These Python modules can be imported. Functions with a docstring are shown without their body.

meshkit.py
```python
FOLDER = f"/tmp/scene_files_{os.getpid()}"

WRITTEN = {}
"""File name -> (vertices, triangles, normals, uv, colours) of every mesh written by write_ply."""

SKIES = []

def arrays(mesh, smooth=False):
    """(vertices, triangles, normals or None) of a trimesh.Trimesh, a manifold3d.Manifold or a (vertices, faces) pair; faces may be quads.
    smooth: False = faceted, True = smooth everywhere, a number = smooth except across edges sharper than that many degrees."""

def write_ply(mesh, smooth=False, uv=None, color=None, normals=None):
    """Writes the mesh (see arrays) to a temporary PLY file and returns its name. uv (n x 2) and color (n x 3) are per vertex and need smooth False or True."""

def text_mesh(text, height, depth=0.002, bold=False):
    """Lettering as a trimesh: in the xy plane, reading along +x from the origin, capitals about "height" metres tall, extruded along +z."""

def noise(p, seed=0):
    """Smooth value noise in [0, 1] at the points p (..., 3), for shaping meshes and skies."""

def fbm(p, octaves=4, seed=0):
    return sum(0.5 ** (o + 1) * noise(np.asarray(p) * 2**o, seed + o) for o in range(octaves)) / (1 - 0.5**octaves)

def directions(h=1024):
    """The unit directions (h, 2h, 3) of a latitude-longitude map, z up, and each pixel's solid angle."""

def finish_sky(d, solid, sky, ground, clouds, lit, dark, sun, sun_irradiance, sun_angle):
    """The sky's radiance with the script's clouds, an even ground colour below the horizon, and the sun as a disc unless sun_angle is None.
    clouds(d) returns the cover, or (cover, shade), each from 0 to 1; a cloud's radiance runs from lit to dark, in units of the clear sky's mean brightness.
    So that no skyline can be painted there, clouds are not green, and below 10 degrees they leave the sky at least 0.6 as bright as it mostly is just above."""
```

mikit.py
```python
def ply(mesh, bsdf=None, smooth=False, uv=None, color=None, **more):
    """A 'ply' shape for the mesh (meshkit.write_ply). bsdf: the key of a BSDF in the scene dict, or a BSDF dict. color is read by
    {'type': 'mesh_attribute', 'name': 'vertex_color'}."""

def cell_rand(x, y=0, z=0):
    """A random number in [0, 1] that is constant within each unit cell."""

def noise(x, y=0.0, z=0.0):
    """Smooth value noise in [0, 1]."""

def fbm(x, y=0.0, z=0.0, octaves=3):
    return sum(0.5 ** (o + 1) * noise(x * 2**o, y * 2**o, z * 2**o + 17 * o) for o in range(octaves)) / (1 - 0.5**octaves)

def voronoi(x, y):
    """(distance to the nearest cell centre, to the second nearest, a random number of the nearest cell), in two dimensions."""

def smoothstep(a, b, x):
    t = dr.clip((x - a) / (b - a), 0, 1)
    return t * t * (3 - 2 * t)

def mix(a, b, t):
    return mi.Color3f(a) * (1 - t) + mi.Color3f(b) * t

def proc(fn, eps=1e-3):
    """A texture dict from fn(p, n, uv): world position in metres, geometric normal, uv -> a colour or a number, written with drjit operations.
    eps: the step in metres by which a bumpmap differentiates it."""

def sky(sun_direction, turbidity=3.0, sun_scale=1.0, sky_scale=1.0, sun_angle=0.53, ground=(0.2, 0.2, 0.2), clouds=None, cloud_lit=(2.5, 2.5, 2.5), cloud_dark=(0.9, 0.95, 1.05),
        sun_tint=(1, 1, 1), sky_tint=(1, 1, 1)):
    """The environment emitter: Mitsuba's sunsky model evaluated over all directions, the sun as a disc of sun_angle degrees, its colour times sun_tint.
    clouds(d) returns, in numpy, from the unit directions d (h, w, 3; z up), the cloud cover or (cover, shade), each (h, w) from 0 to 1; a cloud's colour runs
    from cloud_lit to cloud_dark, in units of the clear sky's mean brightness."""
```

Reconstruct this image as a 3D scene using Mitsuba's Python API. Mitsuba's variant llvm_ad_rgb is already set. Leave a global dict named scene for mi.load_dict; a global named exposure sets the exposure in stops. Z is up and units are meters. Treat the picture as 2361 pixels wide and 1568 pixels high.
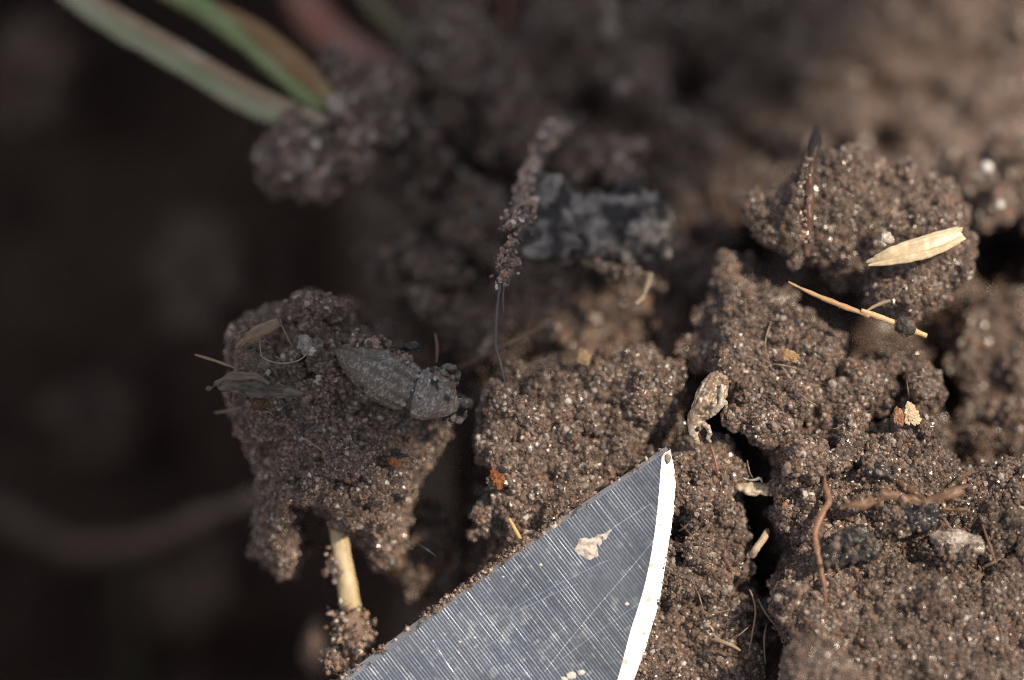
import math
import numpy as np
import trimesh
import drjit as dr
import mitsuba as mi
import mikit
from scipy import ndimage
from scipy.spatial import cKDTree

T = mi.ScalarTransform4f
scene, labels = {'type': 'scene'}, {}

# ------------------------------------------------------------------ camera, sky, exposure
# A macro picture: the soil face is modelled enlarged (3 units = the width of the picture at the focus distance).
# Bench frame: x right, y up the slope as the camera sees it, z towards the camera; B turns it into the world (z up).
ELEV = math.radians(55)
DIST = 18.0
B = np.array([[1, 0, 0], [0, math.sin(ELEV), -math.cos(ELEV)], [0, math.cos(ELEV), math.sin(ELEV)]])
eye = B @ np.array([0, 0, DIST])
scene['camera'] = {'type': 'thinlens', 'fov': 2 * math.degrees(math.atan(1.5 / DIST)), 'fov_axis': 'x',
                   'to_world': T().look_at(origin=eye.tolist(), target=[0, 0, 0], up=(B @ np.array([0, 1, 0])).tolist()),
                   'aperture_radius': 0.55, 'focus_distance': DIST - 0.07, 'near_clip': 0.1, 'far_clip': 1000.0}
SUN = np.array([0.55, 0.33, 0.77]); SUN /= np.linalg.norm(SUN)


def thin_cloud(d):
    """thin white haze with soft patches"""
    n = sum(0.5 ** i * np.sin(d[..., 0] * 3.1 * 2 ** i + 1.3 * i + 2 * np.sin(d[..., 1] * 2.3 * 2 ** i + i)) * np.cos(d[..., 1] * 2.7 * 2 ** i + d[..., 2] * 2.0 + 0.7 * i) for i in range(4))
    return np.clip(0.68 + 0.25 * n, 0, 1), np.clip(0.35 + 0.3 * n, 0, 1)


scene['sky'] = mikit.sky((B @ SUN).tolist(), turbidity=3, sun_angle=2.6, clouds=thin_cloud, cloud_lit=(2.35, 2.15, 1.95), cloud_dark=(1.2, 1.2, 1.22))
exposure = 1.5
RNG = np.random.default_rng(7)


def P(px, py, z=0.0):
    """bench point that stands at (px, py) on a 2361 x 1568 chart of the slope, z above the focus plane"""
    s = 3.0 / 2361 * (DIST - z) / DIST
    return np.array([(px - 1180.5) * s, -(py - 784) * s, z])


U = 3.0 / 2361

# ------------------------------------------------------------------ materials
def vc():
    return {'type': 'mesh_attribute', 'name': 'vertex_color'}


def mat(name, rough, spec=0.5, **more):
    scene[name] = {'type': 'twosided', 'b': {'type': 'principled', 'base_color': vc(), 'roughness': rough, 'specular': spec, **more}}


mat('mat_soil', 0.65, 0.35)
mat('mat_grain', 0.27, 0.5, clearcoat=0.12, clearcoat_gloss=0.93)
mat('mat_matte', 0.6, 0.3)
mat('mat_fibre', 0.45, 0.45)
mat('mat_shell', 0.34, 0.55)
mat('mat_wet', 0.25, 0.6)

# brushed steel: the grinding lines run across the blade
LINE_ACROSS = mi.ScalarVector3f(*(B @ np.array([0.785, 0.62, 0.0])).tolist())
LINE_ALONG = mi.ScalarVector3f(*(B @ np.array([0.62, -0.785, 0.0])).tolist())


def steel_uv(p):
    return dr.dot(mi.Vector3f(p), mi.Vector3f(LINE_ACROSS)), dr.dot(mi.Vector3f(p), mi.Vector3f(LINE_ALONG))


SCRATCHES = [((1255, 1545), (1516, 1225)), ((1290, 1520), (1480, 1380)), ((1120, 1440), (1330, 1345)), ((1000, 1470), (1060, 1568)), ((1380, 1240), (1500, 1160)), ((1180, 1400), (1400, 1290)), ((1100, 1500), (1160, 1460))]


def scratch(p):
    """long thin scratches in the steel"""
    q = mi.Vector3f(p)
    x = dr.dot(q, mi.Vector3f(mi.ScalarVector3f(*B[:, 0].tolist())))
    y = dr.dot(q, mi.Vector3f(mi.ScalarVector3f(*B[:, 1].tolist())))
    out = mi.Float(0)
    for (a, b) in SCRATCHES:
        ax, ay, bx, by = (a[0] - 1180.5) * 3 / 2361, (784 - a[1]) * 3 / 2361, (b[0] - 1180.5) * 3 / 2361, (784 - b[1]) * 3 / 2361
        l = math.hypot(bx - ax, by - ay); ux, uy = (bx - ax) / l, (by - ay) / l
        t = (x - ax) * ux + (y - ay) * uy
        d = (x - ax) * uy - (y - ay) * ux + 0.004 * dr.sin(t * 9 + ax * 5)
        out += dr.select((t > 0) & (t < l), dr.exp(-dr.square(d / 0.0013)), 0)
    return 0.0004 * out


def brushed(p, n, uv):
    u, v = steel_uv(p)
    wob = mikit.noise(u * 3.0, v * 2.0) * 0.004
    phase = (u + wob) / 0.0092
    k = dr.floor(phase)
    amp = 0.72 + 0.3 * mikit.cell_rand(k, 3) + 0.3 * (mikit.noise(k * 0.37, v * 7.0) - 0.5)
    groove = dr.exp(-dr.square((phase - k - 0.5) / 0.14))
    fine = mikit.noise(u * 420, v * 16)
    return 0.00030 * (groove * amp) + 0.00022 * fine + 0.00012 * mikit.noise(v * 330, u * 25) + scratch(p)


def steel_rough(p, n, uv):
    u, v = steel_uv(p)
    return 0.25 + 0.12 * mikit.fbm(u * 5, v * 5) + 0.1 * mikit.smoothstep(0.72, 0.9, mikit.noise(u * 60, v * 60))


def steel_glint_tone(p, n, uv):
    """glints on ridges and scratches, painted into the base colour over uneven sky reflection"""
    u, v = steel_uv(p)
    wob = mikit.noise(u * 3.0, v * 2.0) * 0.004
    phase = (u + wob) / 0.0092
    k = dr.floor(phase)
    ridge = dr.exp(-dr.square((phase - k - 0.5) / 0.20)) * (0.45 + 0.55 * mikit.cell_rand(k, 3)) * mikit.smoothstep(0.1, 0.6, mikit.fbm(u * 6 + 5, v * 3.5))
    hatch_glint = mikit.noise(u * 260, v * 60) * mikit.noise(u * 50 + 9, v * 190)
    t = 0.04 + 0.36 * mikit.fbm(u * 2.4 + 3, v * 1.6 + 1) + 0.52 * ridge + 0.32 * hatch_glint * mikit.fbm(u * 4, v * 4 + 3) + 900 * scratch(p) * 0.9
    return mikit.mix((0, 0, 0), (0.76, 0.85, 1.0), dr.clip(t, 0, 0.95))  # glint lines and blue sky reflection are painted into the steel colour


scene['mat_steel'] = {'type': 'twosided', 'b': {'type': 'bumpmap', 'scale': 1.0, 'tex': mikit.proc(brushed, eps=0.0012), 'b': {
    'type': 'principled', 'metallic': 1.0, 'base_color': mikit.proc(steel_glint_tone), 'roughness': mikit.proc(steel_rough)}}}
def edge_rough(p, n, uv):
    q = mi.Vector3f(p)
    return 0.30 + 0.34 * mikit.fbm(q.x * 40, q.y * 40, q.z * 40)


def edge_tone(p, n, uv):
    q = mi.Vector3f(p)
    return mikit.mix((0.93, 0.93, 0.93), (0.42, 0.38, 0.34), mikit.smoothstep(0.60, 0.74, mikit.fbm(q.x * 55, q.y * 55, q.z * 55)))


scene['mat_edge'] = {'type': 'twosided', 'b': {'type': 'principled', 'metallic': 1.0, 'base_color': mikit.proc(edge_tone), 'roughness': mikit.proc(edge_rough)}}
scene['mat_spine'] = {'type': 'twosided', 'b': {'type': 'principled', 'metallic': 1.0, 'base_color': {'type': 'rgb', 'value': (0.4, 0.4, 0.42)}, 'roughness': 0.4}}

# ------------------------------------------------------------------ helpers
LAT = np.random.default_rng(11).random((64, 64, 64)).astype(np.float32)


def vn(p, scale, seed=0):
    """value noise in [-1, 1]"""
    q = np.asarray(p, np.float32) / scale + np.array([seed * 7.31, seed * 3.17 + 11, seed * 5.71 + 23], np.float32)
    f = np.floor(q)
    t = q - f
    q = f + t * t * (3 - 2 * t)
    return ndimage.map_coordinates(LAT, np.mod(q, 64).reshape(-1, 3).T, order=1, mode='grid-wrap').reshape(q.shape[:-1]) * 2 - 1


def fbm(p, scale, octaves=3, seed=0, gain=0.5):
    return sum(gain ** i * vn(p, scale * 0.5 ** i, seed + i) for i in range(octaves))


def numbered(key, holder=''):
    k, i = holder + key, 0
    while k in scene or k in labels or any(x.startswith(k + '__') for x in scene):
        i += 1
        k = f'{holder}{key}_{i:03d}'
    return k


def put(key, v, f, m, color, smooth=True, **tags):
    """one entry of the scene from bench-frame vertices; color per vertex or one for all"""
    v = np.asarray(v, float)
    color = np.clip(np.broadcast_to(np.asarray(color, float), v.shape), 0, 1)
    scene[key] = mikit.ply((v @ B.T, np.asarray(f, int)), m, smooth=smooth, color=color)
    if tags:
        labels[key] = tags
    return key


def thing(key, label, category, group=None):
    k = numbered(key)
    labels[k] = {'label': label, 'category': category}
    if group:
        labels[k]['group'] = group
    return k


def part(holder, key, v, f, m, color, smooth=True, **tags):
    return put(numbered(key, holder + '__'), v, f, m, color, smooth, **tags)


def solid(key, label, category, v, f, m, color, smooth=True, group=None):
    """a thing that is one mesh"""
    k = numbered(key)
    tags = {'label': label, 'category': category}
    if group:
        tags['group'] = group
    return put(k, v, f, m, color, smooth, **tags)


def normals(v, f):
    n = np.zeros_like(v)
    fn = np.cross(v[f[:, 1]] - v[f[:, 0]], v[f[:, 2]] - v[f[:, 0]])
    for k in range(3):
        np.add.at(n, f[:, k], fn)
    return n / np.maximum(np.linalg.norm(n, axis=1, keepdims=True), 1e-12)


CORN = [(i, j, k) for i in (0, 1) for j in (0, 1) for k in (0, 1)]
EDGES = [(a, b) for a in range(8) for b in range(a + 1, 8) if sum(x != y for x, y in zip(CORN[a], CORN[b])) == 1]


def surface_nets(f, origin, h):
    s = f < 0
    n = np.array(f.shape) - 1
    cut = lambda a, c: a[c[0]:c[0] + n[0], c[1]:c[1] + n[1], c[2]:c[2] + n[2]]
    cnt = sum(cut(s, c).astype(np.int8) for c in CORN)
    act = (cnt > 0) & (cnt < 8)
    cell = np.argwhere(act)
    idx = np.full(act.shape, -1, np.int32)
    idx[act] = np.arange(len(cell))
    vals = np.stack([cut(f, c)[act] for c in CORN], 1)
    acc, num = np.zeros((len(cell), 3)), np.zeros(len(cell))
    for a, b in EDGES:
        fa, fb = vals[:, a], vals[:, b]
        on = (fa < 0) != (fb < 0)
        t = np.where(on, fa / np.where(on, fa - fb, 1), 0)[:, None]
        acc += on[:, None] * (np.array(CORN[a]) + t * (np.array(CORN[b]) - np.array(CORN[a])))
        num += on
    v = (cell + acc / num[:, None]) * h + origin
    quads = []
    for ax in range(3):
        b, c = (ax + 1) % 3, (ax + 2) % 3
        lo = [slice(None)] * 3; hi = [slice(None)] * 3
        lo[ax], hi[ax] = slice(0, -1), slice(1, None)
        d = s[tuple(lo)] != s[tuple(hi)]
        e = np.argwhere(d)
        e = e[(e[:, b] > 0) & (e[:, c] > 0) & (e[:, b] < n[b]) & (e[:, c] < n[c])]
        inside = s[tuple(e.T)]
        q = []
        for db, dc in ((1, 1), (0, 1), (0, 0), (1, 0)):
            g = e.copy(); g[:, b] -= db; g[:, c] -= dc
            q.append(idx[tuple(g.T)])
        q = np.stack(q, 1)
        quads.append(np.where(inside[:, None], q, q[:, ::-1]))
    q = np.vstack(quads)
    return v, np.vstack([q[:, [0, 1, 2]], q[:, [0, 2, 3]]])


def poly_dist(poly, x, y):
    """signed distance (negative inside) from the points to the polygon"""
    p = np.stack([x.ravel(), y.ravel()], 1)
    a, b = poly, np.roll(poly, -1, 0)
    best, inside = np.full(len(p), 1e9), np.zeros(len(p), bool)
    for (ax, ay), (bx, by) in zip(a, b):
        d = np.array([bx - ax, by - ay])
        t = np.clip(((p - [ax, ay]) @ d) / (d @ d), 0, 1)
        best = np.minimum(best, np.hypot(p[:, 0] - ax - t * d[0], p[:, 1] - ay - t * d[1]))
        cross = (ay > p[:, 1]) != (by > p[:, 1])
        inside ^= cross & (p[:, 0] < (bx - ax) * (p[:, 1] - ay) / np.where(by == ay, 1e-9, by - ay) + ax)
    return np.where(inside, -best, best).reshape(x.shape)


def smax(a, b, k):
    h = np.clip(0.5 + 0.5 * (a - b) / k, 0, 1)
    return b * (1 - h) + a * h + k * h * (1 - h)


def crumbs(v, f, r, amp, seed, keep=0.8):
    """raise rounded crumbs of about radius r on a mesh"""
    rng = np.random.default_rng(seed)
    area = trimesh.Trimesh(v, f, process=False).area
    n = max(30, int(area / (r * r * 2.2)))
    c, _ = trimesh.sample.sample_surface(trimesh.Trimesh(v, f, process=False), n, seed=seed)
    rad = r * rng.uniform(0.55, 1.35, n)
    d, i = cKDTree(c).query(v, k=3, workers=-1)
    hgt = np.sqrt(np.clip(1 - (d / rad[i]) ** 2, 0, 1)) * (rad[i] / r)
    return v + normals(v, f) * (amp * (hgt.max(1) - 0.45))[:, None]


SOIL = np.array([0.142, 0.102, 0.085])


def soil_color(p, seed=0, tone=1.0):
    t = fbm(p, 0.35, 3, 40 + seed)[:, None]
    u = vn(p, 0.045, 50 + seed)[:, None]
    w = np.clip(fbm(p, 0.14, 2, 60 + seed) - 0.45, 0, 1)[:, None]
    warm = vn(p, 0.09, 70 + seed)[:, None]
    c = SOIL * tone * (1 + 0.28 * t + 0.18 * u)
    c = c * (1 + warm * np.array([0.06, 0, -0.06]))
    return c * (1 - 0.55 * np.clip(w * 2, 0, 1))        # humus patches


ICO = trimesh.creation.icosahedron()
ICOV, ICOF = np.array(ICO.vertices), np.array(ICO.faces)


def grain_mesh(pts, rad, rng, squash=0.5):
    n = len(pts)
    a = rng.normal(size=(n, 4)); a /= np.linalg.norm(a, axis=1, keepdims=True)
    w, x, y, z = a.T
    R = np.stack([np.stack([1 - 2 * (y * y + z * z), 2 * (x * y - z * w), 2 * (x * z + y * w)], 1),
                  np.stack([2 * (x * y + z * w), 1 - 2 * (x * x + z * z), 2 * (y * z - x * w)], 1),
                  np.stack([2 * (x * z - y * w), 2 * (y * z + x * w), 1 - 2 * (x * x + y * y)], 1)], 1)
    S = rng.uniform(1 - squash, 1 + squash, (n, 1, 3)) * rng.uniform(0.85, 1.15, (n, 12, 1))
    v = np.einsum('nij,nkj->nki', R, ICOV[None] * S) * rad[:, None, None] + pts[:, None]
    f = ICOF[None] + 12 * np.arange(n)[:, None, None]
    return v.reshape(-1, 3), f.reshape(-1, 3)


def grain_color(n, rng, tone=1.0, pts=None):
    k = rng.random(n)
    base = np.array([0.172, 0.126, 0.105]) * rng.uniform(0.35, 1.55, (n, 1)) * (1 + rng.normal(0, 0.07, (n, 1)) * np.array([1, 0, -1]))
    base[k > 0.90] = np.array([0.38, 0.33, 0.295]) * rng.uniform(0.7, 1.2, ((k > 0.90).sum(), 1))
    base[k > 0.988] = np.array([0.58, 0.55, 0.5])
    base[k < 0.03] = np.array([0.035, 0.033, 0.035])
    base[(k > 0.05) & (k < 0.053)] = np.array([0.31, 0.16, 0.09])
    base = base * tone
    if pts is not None:
        base = base * (soil_color(pts).mean(1) / SOIL.mean())[:, None] ** 0.7
    return np.clip(base, 0, 0.9)


def grains(holder, v, f, per_area, r0, seed, tone=1.0, zmin=-9, facing=-0.25, key='sand_grains'):
    rng = np.random.default_rng(seed)
    fn = np.cross(v[f[:, 1]] - v[f[:, 0]], v[f[:, 2]] - v[f[:, 0]])
    ar = np.linalg.norm(fn, axis=1)
    ok = (fn[:, 2] > facing * ar) & (v[f[:, 0], 2] > zmin)
    w = np.where(ok, ar, 0)
    n = int(w.sum() / 2 * per_area)
    i = rng.choice(len(f), n, p=w / w.sum())
    a, b = rng.random((2, n)); sw = a + b > 1; a[sw], b[sw] = 1 - a[sw], 1 - b[sw]
    p = v[f[i, 0]] + a[:, None] * (v[f[i, 1]] - v[f[i, 0]]) + b[:, None] * (v[f[i, 2]] - v[f[i, 0]])
    r = r0 * np.clip(np.exp(rng.normal(0, 0.42, n)), 0.4, 2.4)
    p = p + fn[i] / ar[i][:, None] * (r * rng.uniform(-0.55, 0.45, n))[:, None]
    gv, gf = grain_mesh(p, r, rng)
    return part(holder, key, gv, gf, 'mat_grain', np.repeat(grain_color(n, rng, tone, p), 12, 0), smooth=False, kind='stuff')


CRACK = [(1990, 785, -0.12, 0.026), (1980, 820, -0.08, 0.03), (1960, 855, -0.05, 0.03), (1940, 890, -0.03, 0.026), (1915, 925, -0.01, 0.03), (1890, 960, 0.0, 0.032), (1865, 995, 0.02, 0.028), (1838, 1020, 0.02, 0.024)]


def clod(key, label, outline, z0, tx, ty, depth=0.6, vox=0.0085, rnd=0.12, taper=0.15, rough=1.0, seed=1, cuts=(), adds=(), tone=1.0,
         per_area=30000, r0=0.0041, centre=None, category='soil clod', pad=0.12, zmin=None, colors=None):
    """a clod of earth: an uneven rounded block behind a sloping front, with hollows (cuts) and lumps (adds) given as chart x, chart y, height, radius"""
    pl = np.array([P(x, y, z0)[:2] for x, y in outline])
    c = pl.mean(0) if centre is None else P(*centre, z0)[:2]
    front = lambda x, y: z0 + tx * (x - c[0]) + ty * (y - c[1])
    lo, hi = pl.min(0) - pad, pl.max(0) + pad
    zs = front(*np.array([[a, b] for a in (lo[0], hi[0]) for b in (lo[1], hi[1])]).T)
    z1 = min(zs.max(), z0 + 0.6) + 0.2
    zb = min(zs.min(), z0) - depth
    x, y, z = (np.arange(a, b + vox, vox) for a, b in ((lo[0], hi[0]), (lo[1], hi[1]), (zb - 0.05, z1)))
    X, Y = np.meshgrid(x, y, indexing='ij')
    d2 = poly_dist(pl, X, Y).astype(np.float32)[..., None]
    zf = front(X, Y).astype(np.float32)[..., None]
    Z = z.astype(np.float32)[None, None]
    side = d2 + taper * np.clip(zf - Z, 0, 1)
    F = smax(side, (Z - zf) * 0.93, rnd)
    F = np.maximum(F, zb - Z)
    near = np.abs(F) < 0.2
    g = np.argwhere(near)
    p = np.stack([x[g[:, 0]], y[g[:, 1]], z[g[:, 2]]], 1)
    val = F[near]
    for (ax, ay, az, ar) in adds:
        q = P(ax, ay, az)
        val = np.minimum(val, np.maximum(np.linalg.norm(p - q, axis=1) - ar, -0.15))
    val = val + rough * (0.050 * vn(p, 0.24, seed) + 0.034 * vn(p, 0.11, seed + 1) + 0.030 * vn(p, 0.052, seed + 2) + 0.015 * vn(p, 0.026, seed + 3))
    for (ax, ay, az, ar) in cuts:
        q = P(ax, ay, az)
        val = np.maximum(val, ar - np.linalg.norm((p - q) * [1, 1, 0.55], axis=1) + 0.02 * vn(p, 0.05, seed + 9))
    F[near] = val
    v, f = surface_nets(F, np.array([x[0], y[0], z[0]]), vox)
    from scipy.sparse import coo_matrix
    from scipy.sparse.csgraph import connected_components
    e = np.vstack([f[:, :2], f[:, 1:]])
    lab = connected_components(coo_matrix((np.ones(len(e)), e.T), (len(v),) * 2), False)[1]
    keep = lab == np.bincount(lab).argmax()                    # loose bits fall off
    f = (np.cumsum(keep) - 1)[f[keep[f].all(1)]]; v = v[keep]
    v = crumbs(v, f, 0.030, 0.008 * rough, seed)
    v = v + normals(v, f) * (rough * (0.010 * (0.45 - abs(vn(v, 0.05, seed + 20))) * 1.6 + 0.008 * vn(v, 0.022, seed + 21) - 0.012 * np.clip(vn(v, 0.03, seed + 22) - 0.35, 0, 1) * 2))[:, None]
    v = crumbs(v, f, 0.013, 0.006 * rough, seed + 1)
    k = thing(key, label, category)
    part(k, 'body', v, f, 'mat_soil', soil_color(v, seed, tone) if colors is None else mottled(v, *colors))
    if per_area:
        grains(k, v, f, per_area, r0, seed + 5, tone, zmin=(z0 - 0.55 if zmin is None else zmin))
    return k, v, f


def spline(pts, n):
    pts = np.asarray(pts, float)
    d = np.r_[0, np.cumsum(np.linalg.norm(np.diff(pts, axis=0), axis=1))]
    t = np.linspace(0, d[-1], n)
    if len(pts) == 2:
        return np.stack([np.interp(t, d, pts[:, k]) for k in range(3)], 1)
    from scipy.interpolate import PchipInterpolator
    return PchipInterpolator(d, pts, axis=0)(t)


def sweep(pts, ra, rb=None, n=40, sides=12, up=(0, 0, 1), noise=0.0, nscale=0.02, seed=0, power=1.0):
    """a closed tube along the points; ra (across) and rb (along up) are numbers or lists along the length"""
    c = spline(pts, n)
    s = np.linspace(0, 1, n)
    prof = lambda r: np.full(n, r) if np.isscalar(r) else np.interp(s, np.linspace(0, 1, len(r)), r)
    a = prof(ra); b = a if rb is None else prof(rb)
    t = np.gradient(c, axis=0); t /= np.linalg.norm(t, axis=1, keepdims=True)
    x = np.cross(t, up); x /= np.maximum(np.linalg.norm(x, axis=1, keepdims=True), 1e-9)
    y = np.cross(x, t)
    th = np.arange(sides) * 2 * np.pi / sides
    cs, sn = np.sign(np.cos(th)) * abs(np.cos(th)) ** power, np.sign(np.sin(th)) * abs(np.sin(th)) ** power
    v = c[:, None] + a[:, None, None] * cs[None, :, None] * x[:, None] + b[:, None, None] * sn[None, :, None] * y[:, None]
    v = v.reshape(-1, 3)
    i, j = np.meshgrid(np.arange(n - 1), np.arange(sides), indexing='ij')
    q = np.stack([i * sides + j, i * sides + (j + 1) % sides, (i + 1) * sides + (j + 1) % sides, (i + 1) * sides + j], -1).reshape(-1, 4)
    f = [q[:, [0, 2, 1]], q[:, [0, 3, 2]]]
    v = np.vstack([v, c[0], c[-1]])
    e = np.arange(sides)
    f.append(np.stack([np.full(sides, len(v) - 2), e, (e + 1) % sides], 1))
    f.append(np.stack([np.full(sides, len(v) - 1), (n - 1) * sides + (e + 1) % sides, (n - 1) * sides + e], 1))
    f = np.vstack(f)
    if trimesh.Trimesh(v, f, process=False).volume < 0:
        f = f[:, ::-1]
    if noise:
        v = v + normals(v, f) * (noise * fbm(v, nscale, 2, seed))[:, None]
    return v, f, np.r_[np.repeat(s, sides), 0, 1], np.r_[np.tile(th, n), 0, 0]


def lump(centre, r, seed, detail=4, amp=0.25, scale=None):
    """an uneven pebble-like lump; r is a number or three half-axes"""
    m = trimesh.creation.icosphere(subdivisions=detail)
    d = np.array(m.vertices)
    r = np.broadcast_to(np.asarray(r, float), 3)
    sc = scale or 0.9
    k = 1 + amp * (vn(d, sc, seed) + 0.5 * vn(d, sc / 2.2, seed + 1) + 0.3 * vn(d, sc / 4, seed + 2) + 0.28 * vn(d, sc / 8, seed + 3))
    return d * k[:, None] * r + centre, np.array(m.faces)


def mottled(v, c1, c2, scale, seed, lo=-0.2, hi=0.5):
    t = np.clip((fbm(v, scale, 3, seed) - lo) / (hi - lo), 0, 1)[:, None]
    return np.asarray(c1) * (1 - t) + np.asarray(c2) * t


def streaky(v, s, th, c1, c2, seed, across=0.9, along=5.0):
    q = np.stack([np.cos(th) * across * 4, np.sin(th) * across * 4, s * along], 1)
    t = np.clip(0.5 + 0.6 * fbm(q, 1.0, 3, seed), 0, 1)[:, None]
    return np.asarray(c1) * (1 - t) + np.asarray(c2) * t


def crust(holder, pts, spread, n, r0, seed, tone=1.25, key='soil_crust'):
    """grains of sand sticking along a path"""
    rng = np.random.default_rng(seed)
    c = spline(pts, 200)
    p = c[rng.integers(0, 200, n)] + rng.normal(size=(n, 3)) * spread
    r = r0 * np.exp(rng.normal(0, 0.35, n))
    gv, gf = grain_mesh(p, r, rng)
    return part(holder, key, gv, gf, 'mat_grain', np.repeat(grain_color(n, rng, tone), 12, 0), smooth=False, kind='stuff')

# ------------------------------------------------------------------ the ground
def ground_height(x, y):
    """bench height of the ground sheet: a level bank on the right that falls into a dug hole on the left"""
    px, py = x / U + 1180.5, 784 - y / U
    edge = np.interp(py, [-1500, 0, 150, 400, 700, 900, 1300, 1568, 3500], [960, 930, 880, 850, 900, 1060, 1030, 980, 900])
    t = np.clip((px - edge) * U / 0.42 + 0.75, 0, 1)
    t = t * t * (3 - 2 * t)
    right = -0.55 + 0.16 * np.clip((1750 - px) / 200, 0, 1) * np.clip((950 - py) / 200, 0, 1) 
    floor = -3.3 - 0.3 * np.clip((900 - px) / 900, 0, 1)
    rim = lambda a, b, u: np.clip((u - a) / (b - a), 0, 1)
    wall = np.maximum(np.maximum(rim(-350, -900, px), rim(-650, -1100, py)), rim(1950, 2350, py))
    wall = wall * wall * (3 - 2 * wall)
    left = floor + (-0.6 - floor) * wall
    slope = np.where(y < -1.3, -1.3 + (y + 1.3), np.clip(y, -0.25, 50) + np.clip(y + 0.25, -50, 0) * 0.2)
    slope = np.where(y < -1.3, slope + 0.84, slope)
    return left + (right - left) * t - 0.70 * slope - 0.22 * np.clip((2000 - px) / 300, 0, 1) * np.clip((py - 800) / 300, 0, 1)


def axis(lo, hi, step):
    mid = np.arange(lo, hi, step)
    far = np.cumsum(step * 1.25 ** np.arange(1, 33))
    far = far[far < 45]
    return np.r_[lo - far[::-1], mid, hi - step + far]


gx, gy = axis(-1.75, 1.75, 0.0125), axis(-1.3, 1.3, 0.0125)
GX, GY = np.meshgrid(gx, gy, indexing='ij')
gp = np.stack([GX, GY, ground_height(GX, GY)], -1).reshape(-1, 3)
near = np.clip(2.5 - np.maximum(abs(gp[:, 0]) / 1.75, abs(gp[:, 1]) / 1.3) * 1.5, 0.15, 1)
gp[:, 2] += near * (0.16 * vn(gp, 0.55, 3) + 0.13 * vn(gp, 0.24, 4) + 0.10 * vn(gp, 0.11, 5) + 0.05 * vn(gp, 0.055, 6))
ni, nj = GX.shape
i, j = np.meshgrid(np.arange(ni - 1), np.arange(nj - 1), indexing='ij')
q = np.stack([i * nj + j, (i + 1) * nj + j, (i + 1) * nj + j + 1, i * nj + j + 1], -1).reshape(-1, 4)
gf = np.vstack([q[:, [0, 1, 2]], q[:, [0, 2, 3]]])
gin = (abs(gp[gf].mean(1)[:, 0]) < 1.74) & (abs(gp[gf].mean(1)[:, 1]) < 1.29)
gp = crumbs(gp, gf, 0.05, 0.03, 5) if False else gp
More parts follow.
